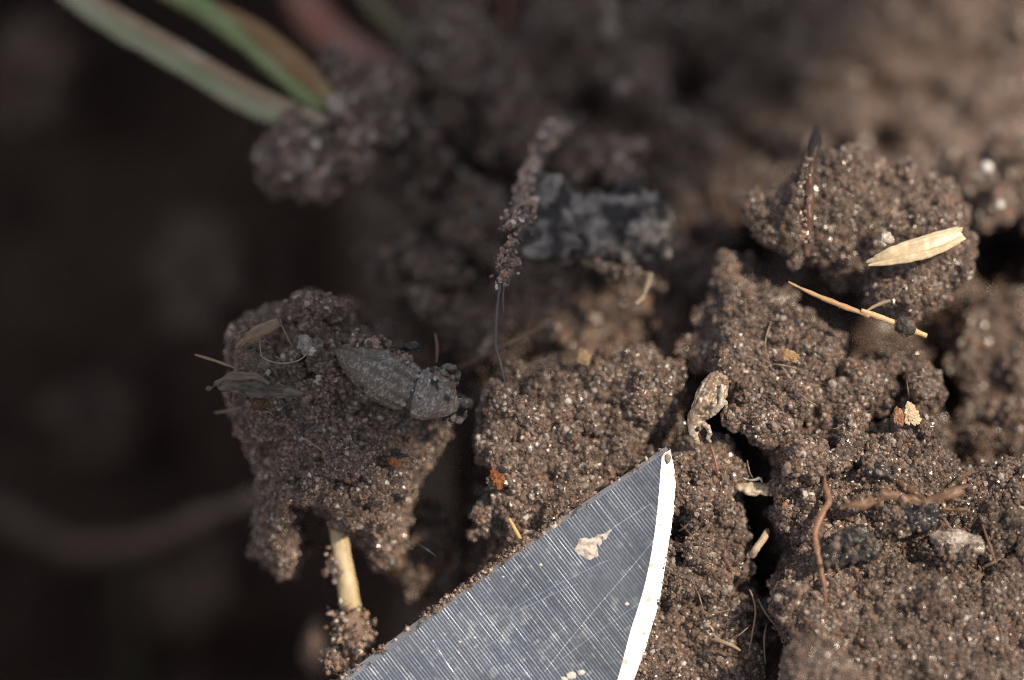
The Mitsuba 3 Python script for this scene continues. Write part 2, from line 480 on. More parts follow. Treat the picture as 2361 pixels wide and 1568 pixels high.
for hx, hy, hr, hd in ((2195, 880, 0.085, 0.5), (2315, 575, 0.12, 0.6), (2050, 322, 0.045, 0.35), (1945, 385, 0.05, 0.3), (1590, 180, 0.08, 0.35), (1730, 330, 0.07, 0.3), (1760, 580, 0.10, 0.35), (1380, 230, 0.07, 0.3)):
    q = P(hx, hy, -0.7)                                        # holes between the lumps
    gp[:, 2] -= hd * np.exp(-(((gp[:, :2] - q[:2]) / hr) ** 2).sum(1) * (1 + 0.3 * vn(gp, 0.1, 8)))
put('ground', gp, gf, 'mat_soil', soil_color(gp, 2, 0.95), kind='structure')
gg = gf[gin & (gp[gf].mean(1)[:, 2] > -1.9)]
grains('ground', gp, gg, 5000, 0.008, 77, 1.0, facing=-1)

# ------------------------------------------------------------------ clods of earth
clod('soil_clod', 'dark shaded soil clod on the left that the large grey beetle rests on',
     [(560, 800), (640, 735), (700, 720), (785, 722), (815, 775), (900, 810), (1000, 900), (1025, 965), (1012, 1035), (965, 1090), (930, 1150), (928, 1205), (905, 1262),
      (862, 1270), (820, 1225), (770, 1225), (722, 1150), (690, 1170), (680, 1240), (648, 1288), (618, 1255), (600, 1190), (622, 1120), (612, 1040), (592, 950), (545, 870)],
     -0.07, 0.16, -0.10, depth=0.8, seed=10, taper=0.12, tone=1.08, rough=1.25, cuts=[(800, 832, 0.05, 0.05), (836, 852, 0.06, 0.08), (884, 878, .06, .094), (948, 916, .06, .092), (1005, 932, .06, .085)])
clod('soil_clod', 'flat topped soil clod in the middle, directly behind the knife point',
     [(1185, 880), (1250, 825), (1400, 800), (1560, 845), (1605, 930), (1575, 1010), (1600, 1080), (1560, 1200), (1400, 1330), (1250, 1420), (1050, 1420), (1055, 1340), (1095, 1265), (1060, 1215),
      (1115, 1180), (1105, 1130), (1150, 1085), (1112, 1050), (1105, 970), (1150, 940)],
     -0.04, 0.05, -0.14, depth=0.6, seed=20, cuts=[(1112, 1150, -0.05, 0.03)])
clod('soil_clod', 'sunlit sloping soil clod just right of the small brown beetle',
     [(1585, 810), (1640, 770), (1640, 640), (1690, 560), (1760, 600), (1860, 690), (1950, 745), (1975, 800), (1945, 890), (1890, 965), (1850, 1010), (1780, 1042), (1725, 1000), (1690, 970), (1690, 900), (1660, 860), (1610, 850)],
     -0.06, -0.10, -0.45, depth=0.6, seed=30, cuts=CRACK + [(1655, 880, 0.05, 0.06), (1690, 905, 0.05, .04)])
clod('soil_clod', 'narrow soil ridge between two dark cracks, right of centre',
     [(1985, 790), (2050, 770), (2130, 800), (2170, 850), (2160, 910), (2100, 900), (2050, 940), (2000, 990), (1930, 1060), (1860, 1075), (1800, 1060), (1860, 1015), (1915, 960), (1960, 895), (1995, 830)],
     -0.02, -0.10, -0.40, depth=0.6, seed=40, rnd=0.09, cuts=CRACK)
clod('soil_clod', 'broad sunlit soil clod filling the lower right corner, bearing roots and black pellets',
     [(1790, 1180), (1800, 1080), (1870, 1100), (1935, 1075), (2010, 990), (2060, 935), (2110, 890), (2155, 945), (2200, 1030), (2270, 1060), (2420, 1090), (2600, 1100), (2600, 1800), (1800, 1800), (1840, 1640), (1815, 1500), (1795, 1360),
      (1800, 1280)],
     0.16, -0.02, -0.34, depth=0.6, seed=50, centre=(2050, 1300), rnd=0.08)
clod('soil_clod', 'small blurred soil lump nearest the viewer at the bottom edge, right of the dark crack',
     [(1835, 1490), (1880, 1475), (1930, 1500), (1990, 1560), (2010, 1640), (1830, 1640), (1810, 1560)],
     0.36, 0, -0.1, depth=0.25, seed=60, rnd=0.08, rough=0.6)
clod('soil_clod', 'rough soil clod at upper right with a bright straw chip stuck in its lower side',
     [(1712, 490), (1745, 425), (1800, 400), (1850, 360), (1890, 340), (2000, 365), (2120, 400), (2215, 450), (2235, 520), (2215, 590), (2160, 640), (2100, 700), (2045, 710), (1990, 645), (1910, 620), (1850, 600), (1825, 550), (1755, 545)],
     -0.14, -0.05, -0.35, depth=0.5, seed=70)
clod('soil_clod', 'crumbly sunlit strip of soil along the white cutting edge of the knife',
     [(1540, 1030), (1590, 1026), (1640, 1032), (1665, 1015), (1705, 1060), (1700, 1110), (1690, 1190), (1735, 1260), (1720, 1340), (1762, 1400), (1745, 1480), (1760, 1640), (1400, 1640), (1440, 1400), (1500, 1200)],
     -0.03, 0.0, -0.10, depth=0.7, seed=80, rough=1.1, cuts=[(1600, 1400, 0.03, .045), (1572, 1290, .03, .03), (1650, 1490, .05, .04), (1575, 1500, .04, .04), (1690, 1230, .02, .03)])
clod('soil_clod', 'blurred soil block at the right edge behind the sunlit ridge',
     [(2190, 690), (2260, 640), (2450, 600), (2600, 700), (2600, 1150), (2300, 1080), (2210, 1000), (2230, 930), (2160, 780)],
     -0.42, -0.1, -0.45, depth=0.5, seed=90, vox=0.012, rnd=0.16, per_area=9000, r0=0.007)
clod('soil_clod', 'blurred sandy clod at the top right with shining grains',
     [(2215, 380), (2300, 330), (2450, 330), (2600, 400), (2600, 560), (2400, 500), (2330, 500), (2270, 510), (2240, 450)],
     -0.52, 0, -0.4, depth=0.4, seed=100, vox=0.012, per_area=9000, r0=0.008)
clod('root_ball', 'crumbly grey soil lump round the base of the two green stems',
     [(745, 205), (775, 185), (800, 215), (830, 195), (878, 180), (890, 230), (850, 268), (815, 272), (802, 305), (775, 335), (762, 378), (735, 362), (715, 395), (685, 378), (655, 400), (645, 372), (682, 345), (700, 300), (725, 255)],
     -0.58, 0.0, -0.1, depth=0.35, seed=110, vox=0.011, rough=1.7, per_area=9000, r0=0.007, tone=1.3, rnd=0.05, cuts=[(800, 300, -0.5, .03), (760, 262, -0.5, .022), (705, 335, -0.5, .02)])
for q, (o, zz, lab) in enumerate((
        ([(880, 600), (960, 560), (1060, 600), (1130, 700), (1100, 820), (1000, 850), (930, 760)], -0.50, 'dim soil clod behind the large beetle, below the tip of the hole'),
        ([(1010, 430), (1100, 400), (1180, 440), (1190, 540), (1100, 580), (1020, 530)], -0.62, 'dim blurred soil clod left of the beaded rootlet'),
        ([(1300, 370), (1370, 340), (1450, 370), (1460, 430), (1380, 445), (1310, 425)], -0.52, 'greyish blurred soil crumb just above the charcoal lump'),
        ([(900, 120), (980, 60), (1080, 60), (1090, 160), (1010, 230), (930, 210)], -0.82, 'blurred soil clod between the plant shoots at the top'),
        ([(1090, 250), (1180, 190), (1260, 230), (1230, 330), (1130, 340)], -0.80, 'blurred soil clod above the upper end of the beaded rootlet'),
        ([(1200, 640), (1300, 610), (1400, 680), (1480, 760), (1400, 800), (1260, 790)], -0.45, 'dim soil shelf under the frayed twig'),
        ([(880, 300), (960, 270), (1010, 330), (980, 410), (900, 400)], -0.72, 'blurred soil crumb right of the root ball'))):
    clod('soil_clod', lab, o, zz, 0.0, -0.45, depth=0.4, seed=200 + 7 * q, vox=0.013, rough=1.6, per_area=7000, r0=0.008, tone=0.9 + 0.12 * (q % 3) + 0.4 * (q == 2))
for x, y, r_, lab in ((702, 372, .034, 'pale blurred soil crumb at the lower edge of the root ball'), (727, 362, .024, 'small pale blurred crumb right of the pale one under the root ball'), (655, 392, .02, 'blurred crumb hanging at the lower left of the root ball'), (775, 240, .028, 'pale blurred crumb on top of the root ball')):
    v, f = lump(P(x, y, -0.48), r_, int(x), 4, 0.35)
    solid('soil_crumb', lab, 'soil crumb', v, f, 'mat_soil', (0.42, 0.37, 0.34))
clod('soil_clod', 'ragged sliver of soil hanging between the pale root and the knife',
     [(860, 1270), (940, 1230), (1000, 1200), (1035, 1290), (1010, 1350), (985, 1420), (955, 1420), (915, 1360)],
     -0.28, 0.1, -0.2, depth=0.4, seed=120, vox=0.0095, per_area=9000, r0=0.007)

# ------------------------------------------------------------------ the knife
ZK = lambda px, py: 0.075 + 0.09 * U * (py - 1040)
KN = thing('knife', 'steel knife blade pointing up from the bottom edge with a bright ground cutting edge', 'knife')
inner = [(1521, 1049), (1520, 1130), (1513, 1203), (1489, 1340), (1453, 1459), (1424, 1568), (1370, 1720), (1290, 1900)]
outer = [(1553, 1047), (1557, 1110), (1552, 1186), (1539, 1271), (1522, 1374), (1494, 1476), (1462, 1568), (1402, 1730), (1315, 1910)]
spine = [(1541, 1037), (1400, 1133), (1207, 1264), (1033, 1390), (797, 1566), (300, 1920)]


def lin(pts, n):
    pts = np.asarray(pts, float)
    d = np.r_[0, np.cumsum(np.linalg.norm(np.diff(pts, axis=0), axis=1))]
    from scipy.interpolate import PchipInterpolator
    return PchipInterpolator(d / d[-1], pts, axis=0)(np.linspace(0, 1, n))


def strip(a, b, n=2):
    """grid surface between two polylines of bench points"""
    k = len(a)
    t = np.linspace(0, 1, n)[:, None, None]
    v = (a[None] * (1 - t) + b[None] * t).reshape(-1, 3)
    i, j = np.meshgrid(np.arange(n - 1), np.arange(k - 1), indexing='ij')
    q = np.stack([i * k + j, i * k + j + 1, (i + 1) * k + j + 1, (i + 1) * k + j], -1).reshape(-1, 4)
    return v, np.vstack([q[:, [0, 1, 2]], q[:, [0, 2, 3]]])


NK = 120
ki = np.array([P(x, y, ZK(x, y)) for x, y in lin([(1526, 1047)] + inner[1:], NK)])
ko = np.array([P(x, y, ZK(x, y) - 0.018) for x, y in lin([(1545, 1037)] + outer[1:], NK)])
ks = np.array([P(x, y, ZK(x, y)) for x, y in lin(spine, NK)])
wide = np.clip((ks[:, 1:2] + 0.3) / -0.7, 0, 1)
ks_in = ks + np.array([0.006, -0.009, 0.0]) * wide
ks_in[:, 2] = ZK(0, 784 - ks_in[:, 1] / U)
ks = ks + np.array([0, 0, -0.012]) * wide
ks2 = ks + np.array([-0.006, 0.009, -0.016])
down = np.array([0, 0, -0.045])
v, f = strip(ki, ks_in, 30)
part(KN, 'blade_face', v, f, 'mat_steel', (0.8, 0.8, 0.8), smooth=False)
v, f = strip(ko + 0.0016 * vn(ko, 0.010, 3)[:, None] * np.array([1, 0.2, 0]), ki, 4)
part(KN, 'cutting_edge', v, f, 'mat_edge', (0.8, 0.8, 0.8), smooth=True, label='bright ground cutting edge')
v, f = strip(ks_in, ks2, 3)
part(KN, 'spine_chamfer', v, f, 'mat_edge', (0.8, 0.8, 0.8), smooth=True)
v1, f1 = strip(ks2, ks2 + down, 3)
v2, f2 = strip(ks2 + down, ko + down * 0.3, 8)
v3, f3 = strip(ko + down * 0.3, ko, 2)
v, f = np.vstack([v1, v2, v3]), np.vstack([f1, f2 + len(v1), f3 + len(v1) + len(v2)])
part(KN, 'spine', v, f, 'mat_spine', (0.4, 0.4, 0.4), smooth=False)
rng = np.random.default_rng(5)
n = 420                                                       # soil clinging along the back of the blade
t = rng.random(n) ** 0.7 * 0.62
t = np.where(rng.random(n) < 0.6, 0.25 + 0.2 * rng.random(n), t)
c = spline(ks, 500)[(t * 499).astype(int)] + np.array([-0.006, 0.008, -0.012]) + rng.normal(size=(n, 3)) * [0.005, 0.005, 0.008]
gv, gfc = grain_mesh(c, 0.0052 * np.exp(rng.normal(0, 0.3, n)), rng)
part(KN, 'clinging_soil', gv, gfc, 'mat_grain', np.repeat(grain_color(n, rng, 1.2), 12, 0), kind='stuff')
c = ko[(rng.random(70) ** 1.3 * (NK * 0.62)).astype(int)] + rng.normal(size=(70, 3)) * [0.004, 0.004, 0.003]
gv, gfc = grain_mesh(c, 0.0026 * np.exp(rng.normal(0, 0.35, 70)), rng)
part(KN, 'edge_dust', gv, gfc, 'mat_matte', np.repeat(grain_color(70, rng, 1.6), 12, 0), kind='stuff')
zt = ZK(1365, 1250)
from shapely.geometry import Polygon
smear = Polygon([P(*q)[:2] for q in ((1327, 1254), (1333, 1243), (1351, 1240), (1375, 1231), (1392, 1226), (1412, 1217), (1400, 1235), (1388, 1248), (1382, 1262), (1378, 1281), (1358, 1287), (1337, 1281), (1324, 1268))]).buffer(0.004).buffer(-0.002)
m = trimesh.creation.extrude_polygon(smear, 0.004, engine='earcut').subdivide_to_size(0.005)
v, f = np.array(m.vertices), np.array(m.faces)
inner_d = np.clip(-poly_dist(np.array(smear.exterior.coords)[:-1], v[:, 0], v[:, 1]) / 0.02, 0, 1)
v[:, :2] += 0.005 * np.stack([vn(v, 0.012, 3), vn(v, 0.012, 4)], 1)
v[:, 2] = ZK(0, 784 - v[:, 1] / U) - 0.002 + (v[:, 2] > 0.002) * (0.0015 + 0.006 * inner_d * (0.7 + 0.6 * vn(v, 0.018, 5) + 0.5 * vn(v, 0.008, 6)))
solid('soil_smear', 'pale dried soil smear on the face of the knife blade', 'soil smear', v, f, 'mat_matte', mottled(v, (0.68, 0.64, 0.60), (0.44, 0.37, 0.32), 0.010, 8))
v, f = lump(P(1540, 1057, ZK(0, 1057) - 0.004), (0.009, 0.013, 0.004), 6, 3, 0.2)
solid('soil_fleck', 'small grey soil fleck on the very point of the knife', 'soil fleck', v, f, 'mat_matte', (0.26, 0.24, 0.22))
for x, y, r in ((1247, 1302, .005), (1318, 1558, .014), (1340, 1550, .010), (1300, 1566, .011), (1160, 1330, .004), (1060, 1480, .004), (1095, 1470, .004), (1445, 1392, .006)):
    v, f = lump(P(x, y, ZK(x, y) + r * 0.3), (r, r * 0.8, r * 0.5), int(x), 3, 0.3)
    solid('dust_speck', f'pale dust speck on the blade face, ' + {1247: 'in the middle below the smear', 1318: 'largest at the bottom edge of the photo', 1340: 'right one of the trio at the bottom edge', 1300: 'left one of the trio at the bottom edge',
          1160: 'close to the back of the blade', 1060: 'lowest near the back of the blade', 1095: 'second lowest near the back of the blade', 1445: 'close to the cutting edge'}[x], 'speck', v, f, 'mat_matte', (0.72, 0.71, 0.68))

# ------------------------------------------------------------------ the beetles
def shell_body(axis_pts, wid, hgt, n=110, sides=72, lift=0.0):
    v, f, s, th = sweep(axis_pts, wid, hgt, n=n, sides=sides, power=0.9)
    return v, f, s, th


def scaled(v, s, th, base, pale, dark, seed, pale_amt=0.5, fine=0.007):
    a = vn(v, fine * 0.8, seed); b = vn(v, fine * 5, seed + 1); c = vn(v, fine * 9, seed + 2); d = vn(v, fine * 2.2, seed + 3)
    t = np.clip((a * 1.1 + 0.45 * b + 0.4 * d) * 1.5 + pale_amt - 0.5, 0, 1)[:, None]
    k = np.clip((c + 0.5 * d - 0.55) * 3, 0, 1)[:, None]
    col = np.asarray(base) * (1 - t) + np.asarray(pale) * t
    return col * (1 - k) + np.asarray(dark) * k


def beetle_big():
    k = thing('beetle', 'large grey snout beetle lying on the shaded left clod', 'beetle')
    z = 0.02
    ax = [P(772, 803, z - 0.05), P(815, 826, z - 0.01), P(880, 862, z + 0.01), P(930, 890, z), P(952, 903, z - 0.01)]
    wid = np.array([3, 19, 33, 44, 52, 58, 62, 63, 62, 59, 52]) * U
    v, f, s, th = sweep(ax, wid, wid * 0.95, n=150, sides=96, power=0.92)
    groove = np.cos(th * 14) * np.clip((s - 0.25) * 1.6, 0, 1)
    nrm = normals(v, f)
    v = v + nrm * (0.0022 * groove - 0.0022 + 0.0008 * vn(v, 0.01, 3) + 0.0012 * vn(v, 0.035, 4) - 0.007 * np.exp(-((th - np.pi * 0.62) / 0.05) ** 2))[:, None]
    col = scaled(v, s, th, (0.185, 0.162, 0.142), (0.47, 0.435, 0.395), (0.05, 0.045, 0.042), 5, 0.52, 0.0048)
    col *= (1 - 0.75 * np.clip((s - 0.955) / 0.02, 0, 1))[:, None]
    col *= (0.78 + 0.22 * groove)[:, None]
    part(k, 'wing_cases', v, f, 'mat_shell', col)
    ax = [P(941, 896, z - 0.01), P(955, 903, z + 0.005), P(1005, 915, z + 0.01), P(1038, 932, z), P(1052, 938, z - 0.01)]
    wid = np.array([40, 52, 57, 59, 58, 54, 44, 30, 12]) * U
    v, f, s, th = sweep(ax, wid, wid * 0.85, n=100, sides=80, power=0.92)
    v = v + normals(v, f) * (0.0022 * vn(v, 0.011, 13) + 0.003 * vn(v, 0.04, 14))[:, None]
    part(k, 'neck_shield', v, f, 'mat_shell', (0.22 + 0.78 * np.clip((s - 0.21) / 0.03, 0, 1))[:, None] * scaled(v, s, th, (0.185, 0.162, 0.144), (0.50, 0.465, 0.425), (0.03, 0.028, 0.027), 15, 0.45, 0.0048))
    v, f, s, th = sweep([P(1030, 930, z - 0.03), P(1058, 925, z - 0.03), P(1078, 928, z - 0.05), P(1084, 940, z - 0.09)], [24 * U, 21 * U, 14 * U, 9 * U, 4 * U], n=40, sides=24)
    v = v + normals(v, f) * (0.004 * vn(v, 0.014, 23))[:, None]
    h = part(k, 'head', v, f, 'mat_shell', scaled(v, s, th, (0.06, 0.058, 0.058), (0.30, 0.28, 0.26), (0.02, 0.02, 0.02), 25, 0.5))
    ev, ef = lump(P(1057, 912, z - 0.012), 0.010, 3, 3, 0.02)
    put(h + '__eye', ev, ef, 'mat_wet', (0.01, 0.01, 0.01))
    legs = [[(925, 815, .02), (950, 797, .05), (968, 812, .03)], [(1005, 855, .04), (1035, 848, .05), (1055, 868, .02), (1048, 880, .0)], [(1035, 965, .04), (1060, 968, .03), (1076, 945, .02)]]
    for i, l in enumerate(legs):
        v, f, s, th = sweep([P(*q) for q in l], [6 * U, 10 * U, 9 * U, 8 * U, 4 * U], n=40, sides=16, noise=0.008, nscale=0.014, seed=30 + i)
        part(k, 'leg', v, f, 'mat_shell', mottled(v, (0.025, 0.025, 0.027), (0.20, 0.18, 0.16), 0.02, 33 + i))
    rng = np.random.default_rng(31)
    crust(k, [P(800, 776, .03), P(840, 788, .05), P(880, 798, .05), P(925, 824, .06), P(945, 820, .05)], 0.009, 120, 0.0062, 32, 1.2)
    crust(k, [P(1000, 855, .05), P(1030, 868, .05), P(1045, 890, .04)], 0.009, 90, 0.006, 34, 1.5)
    for (px, py, r) in ((990, 888, .0045), (1003, 873, .0068), (990, 878, .0062), (998, 886, .004), (951, 900, .0045), (1004, 893, .004), (958, 907, .0055), (972, 880, .004), (945, 860, .005), (965, 868, .0045)):
        gv, gf_ = lump(P(px, py, z + 0.062 - 0.0001 * abs(py - 885)), (r * 0.8, r, r), px, 2, 0.1)
        part(k, 'sand_grain', gv, gf_, 'mat_grain', (0.52, 0.51, 0.49))


def beetle_small():
    k = thing('beetle', 'small brown snout beetle in sunlight above the knife point, head down', 'beetle')
    z = 0.07
    ax = [P(1662, 866, z - 0.09), P(1653, 884, z - 0.05), P(1640, 910, z - 0.01), P(1625, 936, z), P(1612, 955, z - 0.012)]
    wid = np.array([6, 19, 26, 29.5, 31.5, 32, 31.5, 29.5, 26, 21]) * U
    v, f, s, th = sweep(ax, wid, wid * 0.92, n=120, sides=80, power=0.95)
    v = v + normals(v, f) * (0.0016 * np.cos(th * 14) + 0.0026 * vn(v, 0.009, 43) - 0.004 * np.exp(-((th - np.pi * 0.55) / 0.09) ** 2))[:, None]
    col = scaled(v, s, th, (0.28, 0.20, 0.14), (0.82, 0.73, 0.61), (0.055, 0.042, 0.035), 45, 0.72, 0.008)
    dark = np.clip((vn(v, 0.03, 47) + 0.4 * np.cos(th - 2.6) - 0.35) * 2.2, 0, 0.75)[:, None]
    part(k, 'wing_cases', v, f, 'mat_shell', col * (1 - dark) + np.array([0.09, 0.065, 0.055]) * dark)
    ax = [P(1613, 946, z - 0.02), P(1609, 955, z - 0.012), P(1605, 972, z - 0.015), P(1604, 986, z - 0.03), P(1604, 992, z - 0.04)]
    wid = np.array([16, 20, 22, 21.5, 20, 16, 8]) * U
    v, f, s, th = sweep(ax, wid, wid, n=70, sides=60)
    v = v + normals(v, f) * (0.0016 * vn(v, 0.007, 53))[:, None]
    part(k, 'neck_shield', v, f, 'mat_shell', scaled(v, s, th, (0.32, 0.23, 0.17), (0.82, 0.74, 0.64), (0.05, 0.04, 0.035), 55, 0.75, 0.008))
    ax = [P(1603, 980, z - 0.015), P(1599, 995, z - 0.005), P(1602, 1008, z - 0.012), P(1611, 1020, z - 0.03)]
    v, f, s, th = sweep(ax, [14 * U, 14 * U, 10.5 * U, 8.5 * U, 8 * U, 6 * U], n=50, sides=28, noise=0.0016, nscale=0.007, seed=61)
    h = part(k, 'head', v, f, 'mat_shell', scaled(v, s, th, (0.40, 0.34, 0.26), (0.70, 0.64, 0.54), (0.07, 0.06, 0.05), 65, 0.6, 0.006))
    v, f = lump(P(1608, 990, z + 0.009), 0.0068, 3, 3, 0.02)
    put(h + '__eye', v, f, 'mat_wet', (0.008, 0.008, 0.01))
    v, f, s, th = sweep([P(1611, 998, z - 0.003), P(1614, 1008, z - 0.01), P(1615, 1017, z - 0.02)], [2 * U, 1.6 * U], n=14, sides=8)
    put(h + '__antenna', v, f, 'mat_shell', (0.12, 0.05, 0.035))
    legs = [([(1618, 978, .07), (1630, 983, .08), (1638, 1001, .075), (1633, 1006, .07), (1640, 1019, .05)], [5, 6.5, 4.5, 6, 2.5]),
            ([(1666, 886, .1), (1664, 908, .10), (1661, 930, .1), (1650, 945, .09), (1636, 962, .08)], [4, 6.5, 6, 8.5, 4]),
            ([(1683, 878, .07), (1672, 886, .09), (1664, 890, .1)], [2.5, 3, 4]),
            ([(1660, 938, .085), (1668, 925, .09), (1674, 932, .08), (1671, 944, .06)], [7, 6, 4, 3]),
            ([(1580, 975, .06), (1570, 985, .03), (1568, 1000, .0)], [4, 5, 3])]
    for i, (l, r) in enumerate(legs):
        v, f, s, th = sweep([P(*q) for q in l], [x * U for x in r], n=44, sides=16, noise=0.0022, nscale=0.008, seed=70 + i)
        part(k, 'leg', v, f, 'mat_shell', (0.25, 0.12, 0.07) if i == 2 else scaled(v, s, th, (0.42, 0.36, 0.28), (0.66, 0.61, 0.53), (0.1, 0.08, 0.06), 75 + i, 0.6, 0.006))


beetle_big()
beetle_small()

# ------------------------------------------------------------------ plants and roots
GP = thing('grass_plant', 'two pale green blurred grass stems rising to the upper left from the root ball', 'plant')
for pts, r, seed, c1, c2 in (([(60, -140, -0.80), (160, -20, -0.70), (420, 145, -0.60), (590, 240, -0.56), (740, 300, -0.55)], [29, 27, 25, 26, 30], 3, (0.27, 0.36, 0.20), (0.52, 0.50, 0.39)),
                             ([(220, -180, -0.86), (390, -30, -0.76), (560, 80, -0.66), (660, 165, -0.60), (750, 255, -0.58)], [24, 25, 27, 31, 35], 4, (0.22, 0.36, 0.13), (0.40, 0.44, 0.25))):
    v, f, s, th = sweep([P(*q) for q in pts], [x * U for x in r], n=90, sides=32, noise=0.006, nscale=0.08, seed=seed)
    v = v + normals(v, f) * (0.004 * np.cos(th * 9))[:, None]
    col = streaky(v, s, th, c1, c2, seed, along=9)
    rim = np.clip((np.sin(th + (1.2 if seed == 3 else 2.4)) - 0.45) * 3, 0, 1)[:, None] * (np.ones(len(s)) if seed == 3 else np.clip((s - 0.45) * 4, 0, 1))[:, None] if False else 0
    part(GP, 'stem', v, f, 'mat_fibre', col)
    o = np.array([0.022, 0.024, 0.026])
    a0 = 0.1 if seed == 3 else 0.52                                     # the tan dry edge of the leaf sheath
    cpts = spline([P(*q) for q in pts], 60)[int(a0 * 59):] + o
    v, f, s, th = sweep(cpts, [7 * U, 15 * U, 17 * U, 13 * U] if seed == 3 else [8 * U, 24 * U, 30 * U, 20 * U], n=60, sides=16)
    part(GP, 'dry_sheath', v, f, 'mat_matte', mottled(v, (0.40, 0.30, 0.2), (0.5, 0.42, 0.32), 0.1, seed) if seed == 3 else mottled(v, (0.32, 0.20, 0.10), (0.38, 0.30, 0.16), 0.1, seed), label='tan dry edge along the lower green stem' if seed == 3 else 'orange brown sheath at the base of the upper green stem')
v, f, s, th = sweep([P(660, -120, -1.6), P(700, 0, -1.45), P(770, 90, -1.3), P(880, 160, -1.15), P(960, 230, -1.05)], [40 * U, 52 * U, 48 * U, 40 * U, 30 * U], n=60, sides=24, noise=0.01, nscale=0.1)
k = thing('reddish_plant', 'heavily blurred reddish brown plant shoot at the top edge', 'plant')
part(k, 'stem', v, f, 'mat_fibre', streaky(v, s, th, (0.40, 0.13, 0.10), (0.28, 0.18, 0.14), 8))
v, f, s, th = sweep([P(820, -80, -1.45), P(870, 20, -1.35), P(930, 75, -1.25), P(990, 110, -1.15)], [22 * U, 20 * U, 16 * U, 10 * U], n=40, sides=16)
k = thing('olive_plant', 'blurred olive green plant shoot at the top, right of the reddish shoot', 'plant')
part(k, 'stem', v, f, 'mat_fibre', streaky(v, s, th, (0.14, 0.16, 0.05), (0.30, 0.26, 0.2), 9))
v, f, s, th = sweep([P(1165, -60, -1.2), P(1168, 20, -1.15), P(1150, 80, -1.1)], [9 * U, 10 * U, 6 * U], n=30, sides=12)
solid('rusty_rootlet', 'blurred rust red rootlet at the top middle edge', 'root', v, f, 'mat_fibre', (0.24, 0.09, 0.05))
v, f, s, th = sweep([P(985, -60, -1.25), P(1000, 60, -1.15), P(1020, 130, -1.1)], [9 * U, 12 * U, 8 * U], n=30, sides=12)
solid('grey_rootlet', 'blurred grey rootlet at the top left of the rust red one', 'root', v, f, 'mat_fibre', (0.17, 0.14, 0.115))
v, f, s, th = sweep([P(1395, -50, -1.0), P(1408, 25, -0.95), P(1412, 60, -0.9)], [14 * U, 7 * U, 8 * U], n=30, sides=12, noise=.006)
k = thing('crumb_tipped_rootlet', 'blurred pale rootlet tipped with a crumb at the top, right of centre', 'root')
part(k, 'fibre', v, f, 'mat_fibre', (0.3, 0.26, 0.23))
v, f = lump(P(1405, 70, -0.9), 0.03, 5, 3, 0.3)
part(k, 'crumb', v, f, 'mat_soil', (0.3, 0.25, 0.22))

k = thing('brown_root', 'thick brown blurred root sweeping through the dark hole at lower left', 'root')
v, f, s, th = sweep([P(-60, 1150, -2.5), P(60, 1215, -2.4), P(200, 1265, -2.2), P(330, 1250, -2.0), P(450, 1200, -1.7), P(620, 1140, -1.2)], [20 * U, 24 * U, 26 * U, 25 * U, 21 * U, 18 * U], n=80, sides=20, noise=0.012, nscale=0.15)
part(k, 'main_root', v, f, 'mat_matte', mottled(v, (0.27, 0.21, 0.185), (0.22, 0.18, 0.16), 0.2, 4))
v, f, s, th = sweep([P(285, 1270, -2.2), P(300, 1380, -2.4), P(310, 1500, -2.6), P(320, 1640, -2.8)], [26 * U, 28 * U, 30 * U, 26 * U], n=40, sides=16, noise=0.012, nscale=0.15)
part(k, 'side_root', v, f, 'mat_matte', (0.13, 0.14, 0.10))
v, f, s, th = sweep([P(480, 1700, -2.7), P(455, 1580, -2.6), P(440, 1530, -2.55)], [60 * U, 55 * U, 30 * U], n=30, sides=16, noise=0.02, nscale=0.15)
solid('buried_pebble', 'blurred brown pebble at the bottom edge of the dark hole', 'pebble', v, f, 'mat_matte', (0.15, 0.11, 0.095))
v, f = lump(P(735, 1490, -0.8), (0.06, 0.09, 0.05), 9, 4, 0.2)
solid('soil_crumb', 'blurred soil crumb at the bottom, left of the pale root', 'soil crumb', v, f, 'mat_soil', soil_color(v))

for q, (o, zz, lab) in enumerate((([(60, 900), (200, 860), (330, 940), (300, 1080), (120, 1100)], -1.9, 'dim blurred soil lump in the dark hole at the left edge'), ([(330, 1330), (480, 1290), (560, 1380), (500, 1490), (360, 1470)], -1.9, 'dim blurred soil lump in the dark hole under the brown root'),
                                  ([(-40, 60), (90, 20), (180, 120), (120, 260), (-20, 280)], -2.1, 'dim blurred soil lump in the hole at the upper left corner'), ([(380, 560), (500, 520), (590, 620), (520, 740), (400, 700)], -2.0, 'dim blurred soil lump in the hole left of the clods'))):
    clod('soil_clod', lab, o, zz, 0, -0.3, depth=1.2, seed=300 + 7 * q, vox=0.03, rough=1.8, per_area=0, tone=0.85)
k = thing('pale_root', 'pale straw coloured root rising out of the soil beside the knife', 'root')
rp = [P(815, 1600, -0.22), P(822, 1500, -0.16), P(808, 1400, -0.13), P(790, 1280, -0.12), P(770, 1180, -0.14)]
v, f, s, th = sweep(rp, [19 * U, 22 * U, 23 * U, 22 * U, 20 * U], n=90, sides=28, noise=0.003, nscale=0.04)
part(k, 'root_bark', v, f, 'mat_fibre', streaky(v, s, th, (0.52, 0.40, 0.22), (0.66, 0.56, 0.38), 6, along=12))
v, f, s, th = sweep([P(806, 1405, -.11), P(806, 1440, -.105), P(815, 1485, -.11), P(815, 1515, -.13)], [.018, .032, .034, .026, .03], n=50, sides=24, noise=0.013, nscale=0.03, seed=4)
part(k, 'soil_sleeve', v, f, 'mat_soil', soil_color(v, 5, 1.7))
crust(k, [P(805, 1410, -.10), P(800, 1450, -.1), P(812, 1500, -.1)], 0.021, 420, 0.0055, 41, 1.6)
crust(k, [P(835, 1430, -.12), P(845, 1460, -.12), P(838, 1480, -.1)], 0.013, 160, 0.0055, 42, 1.5)
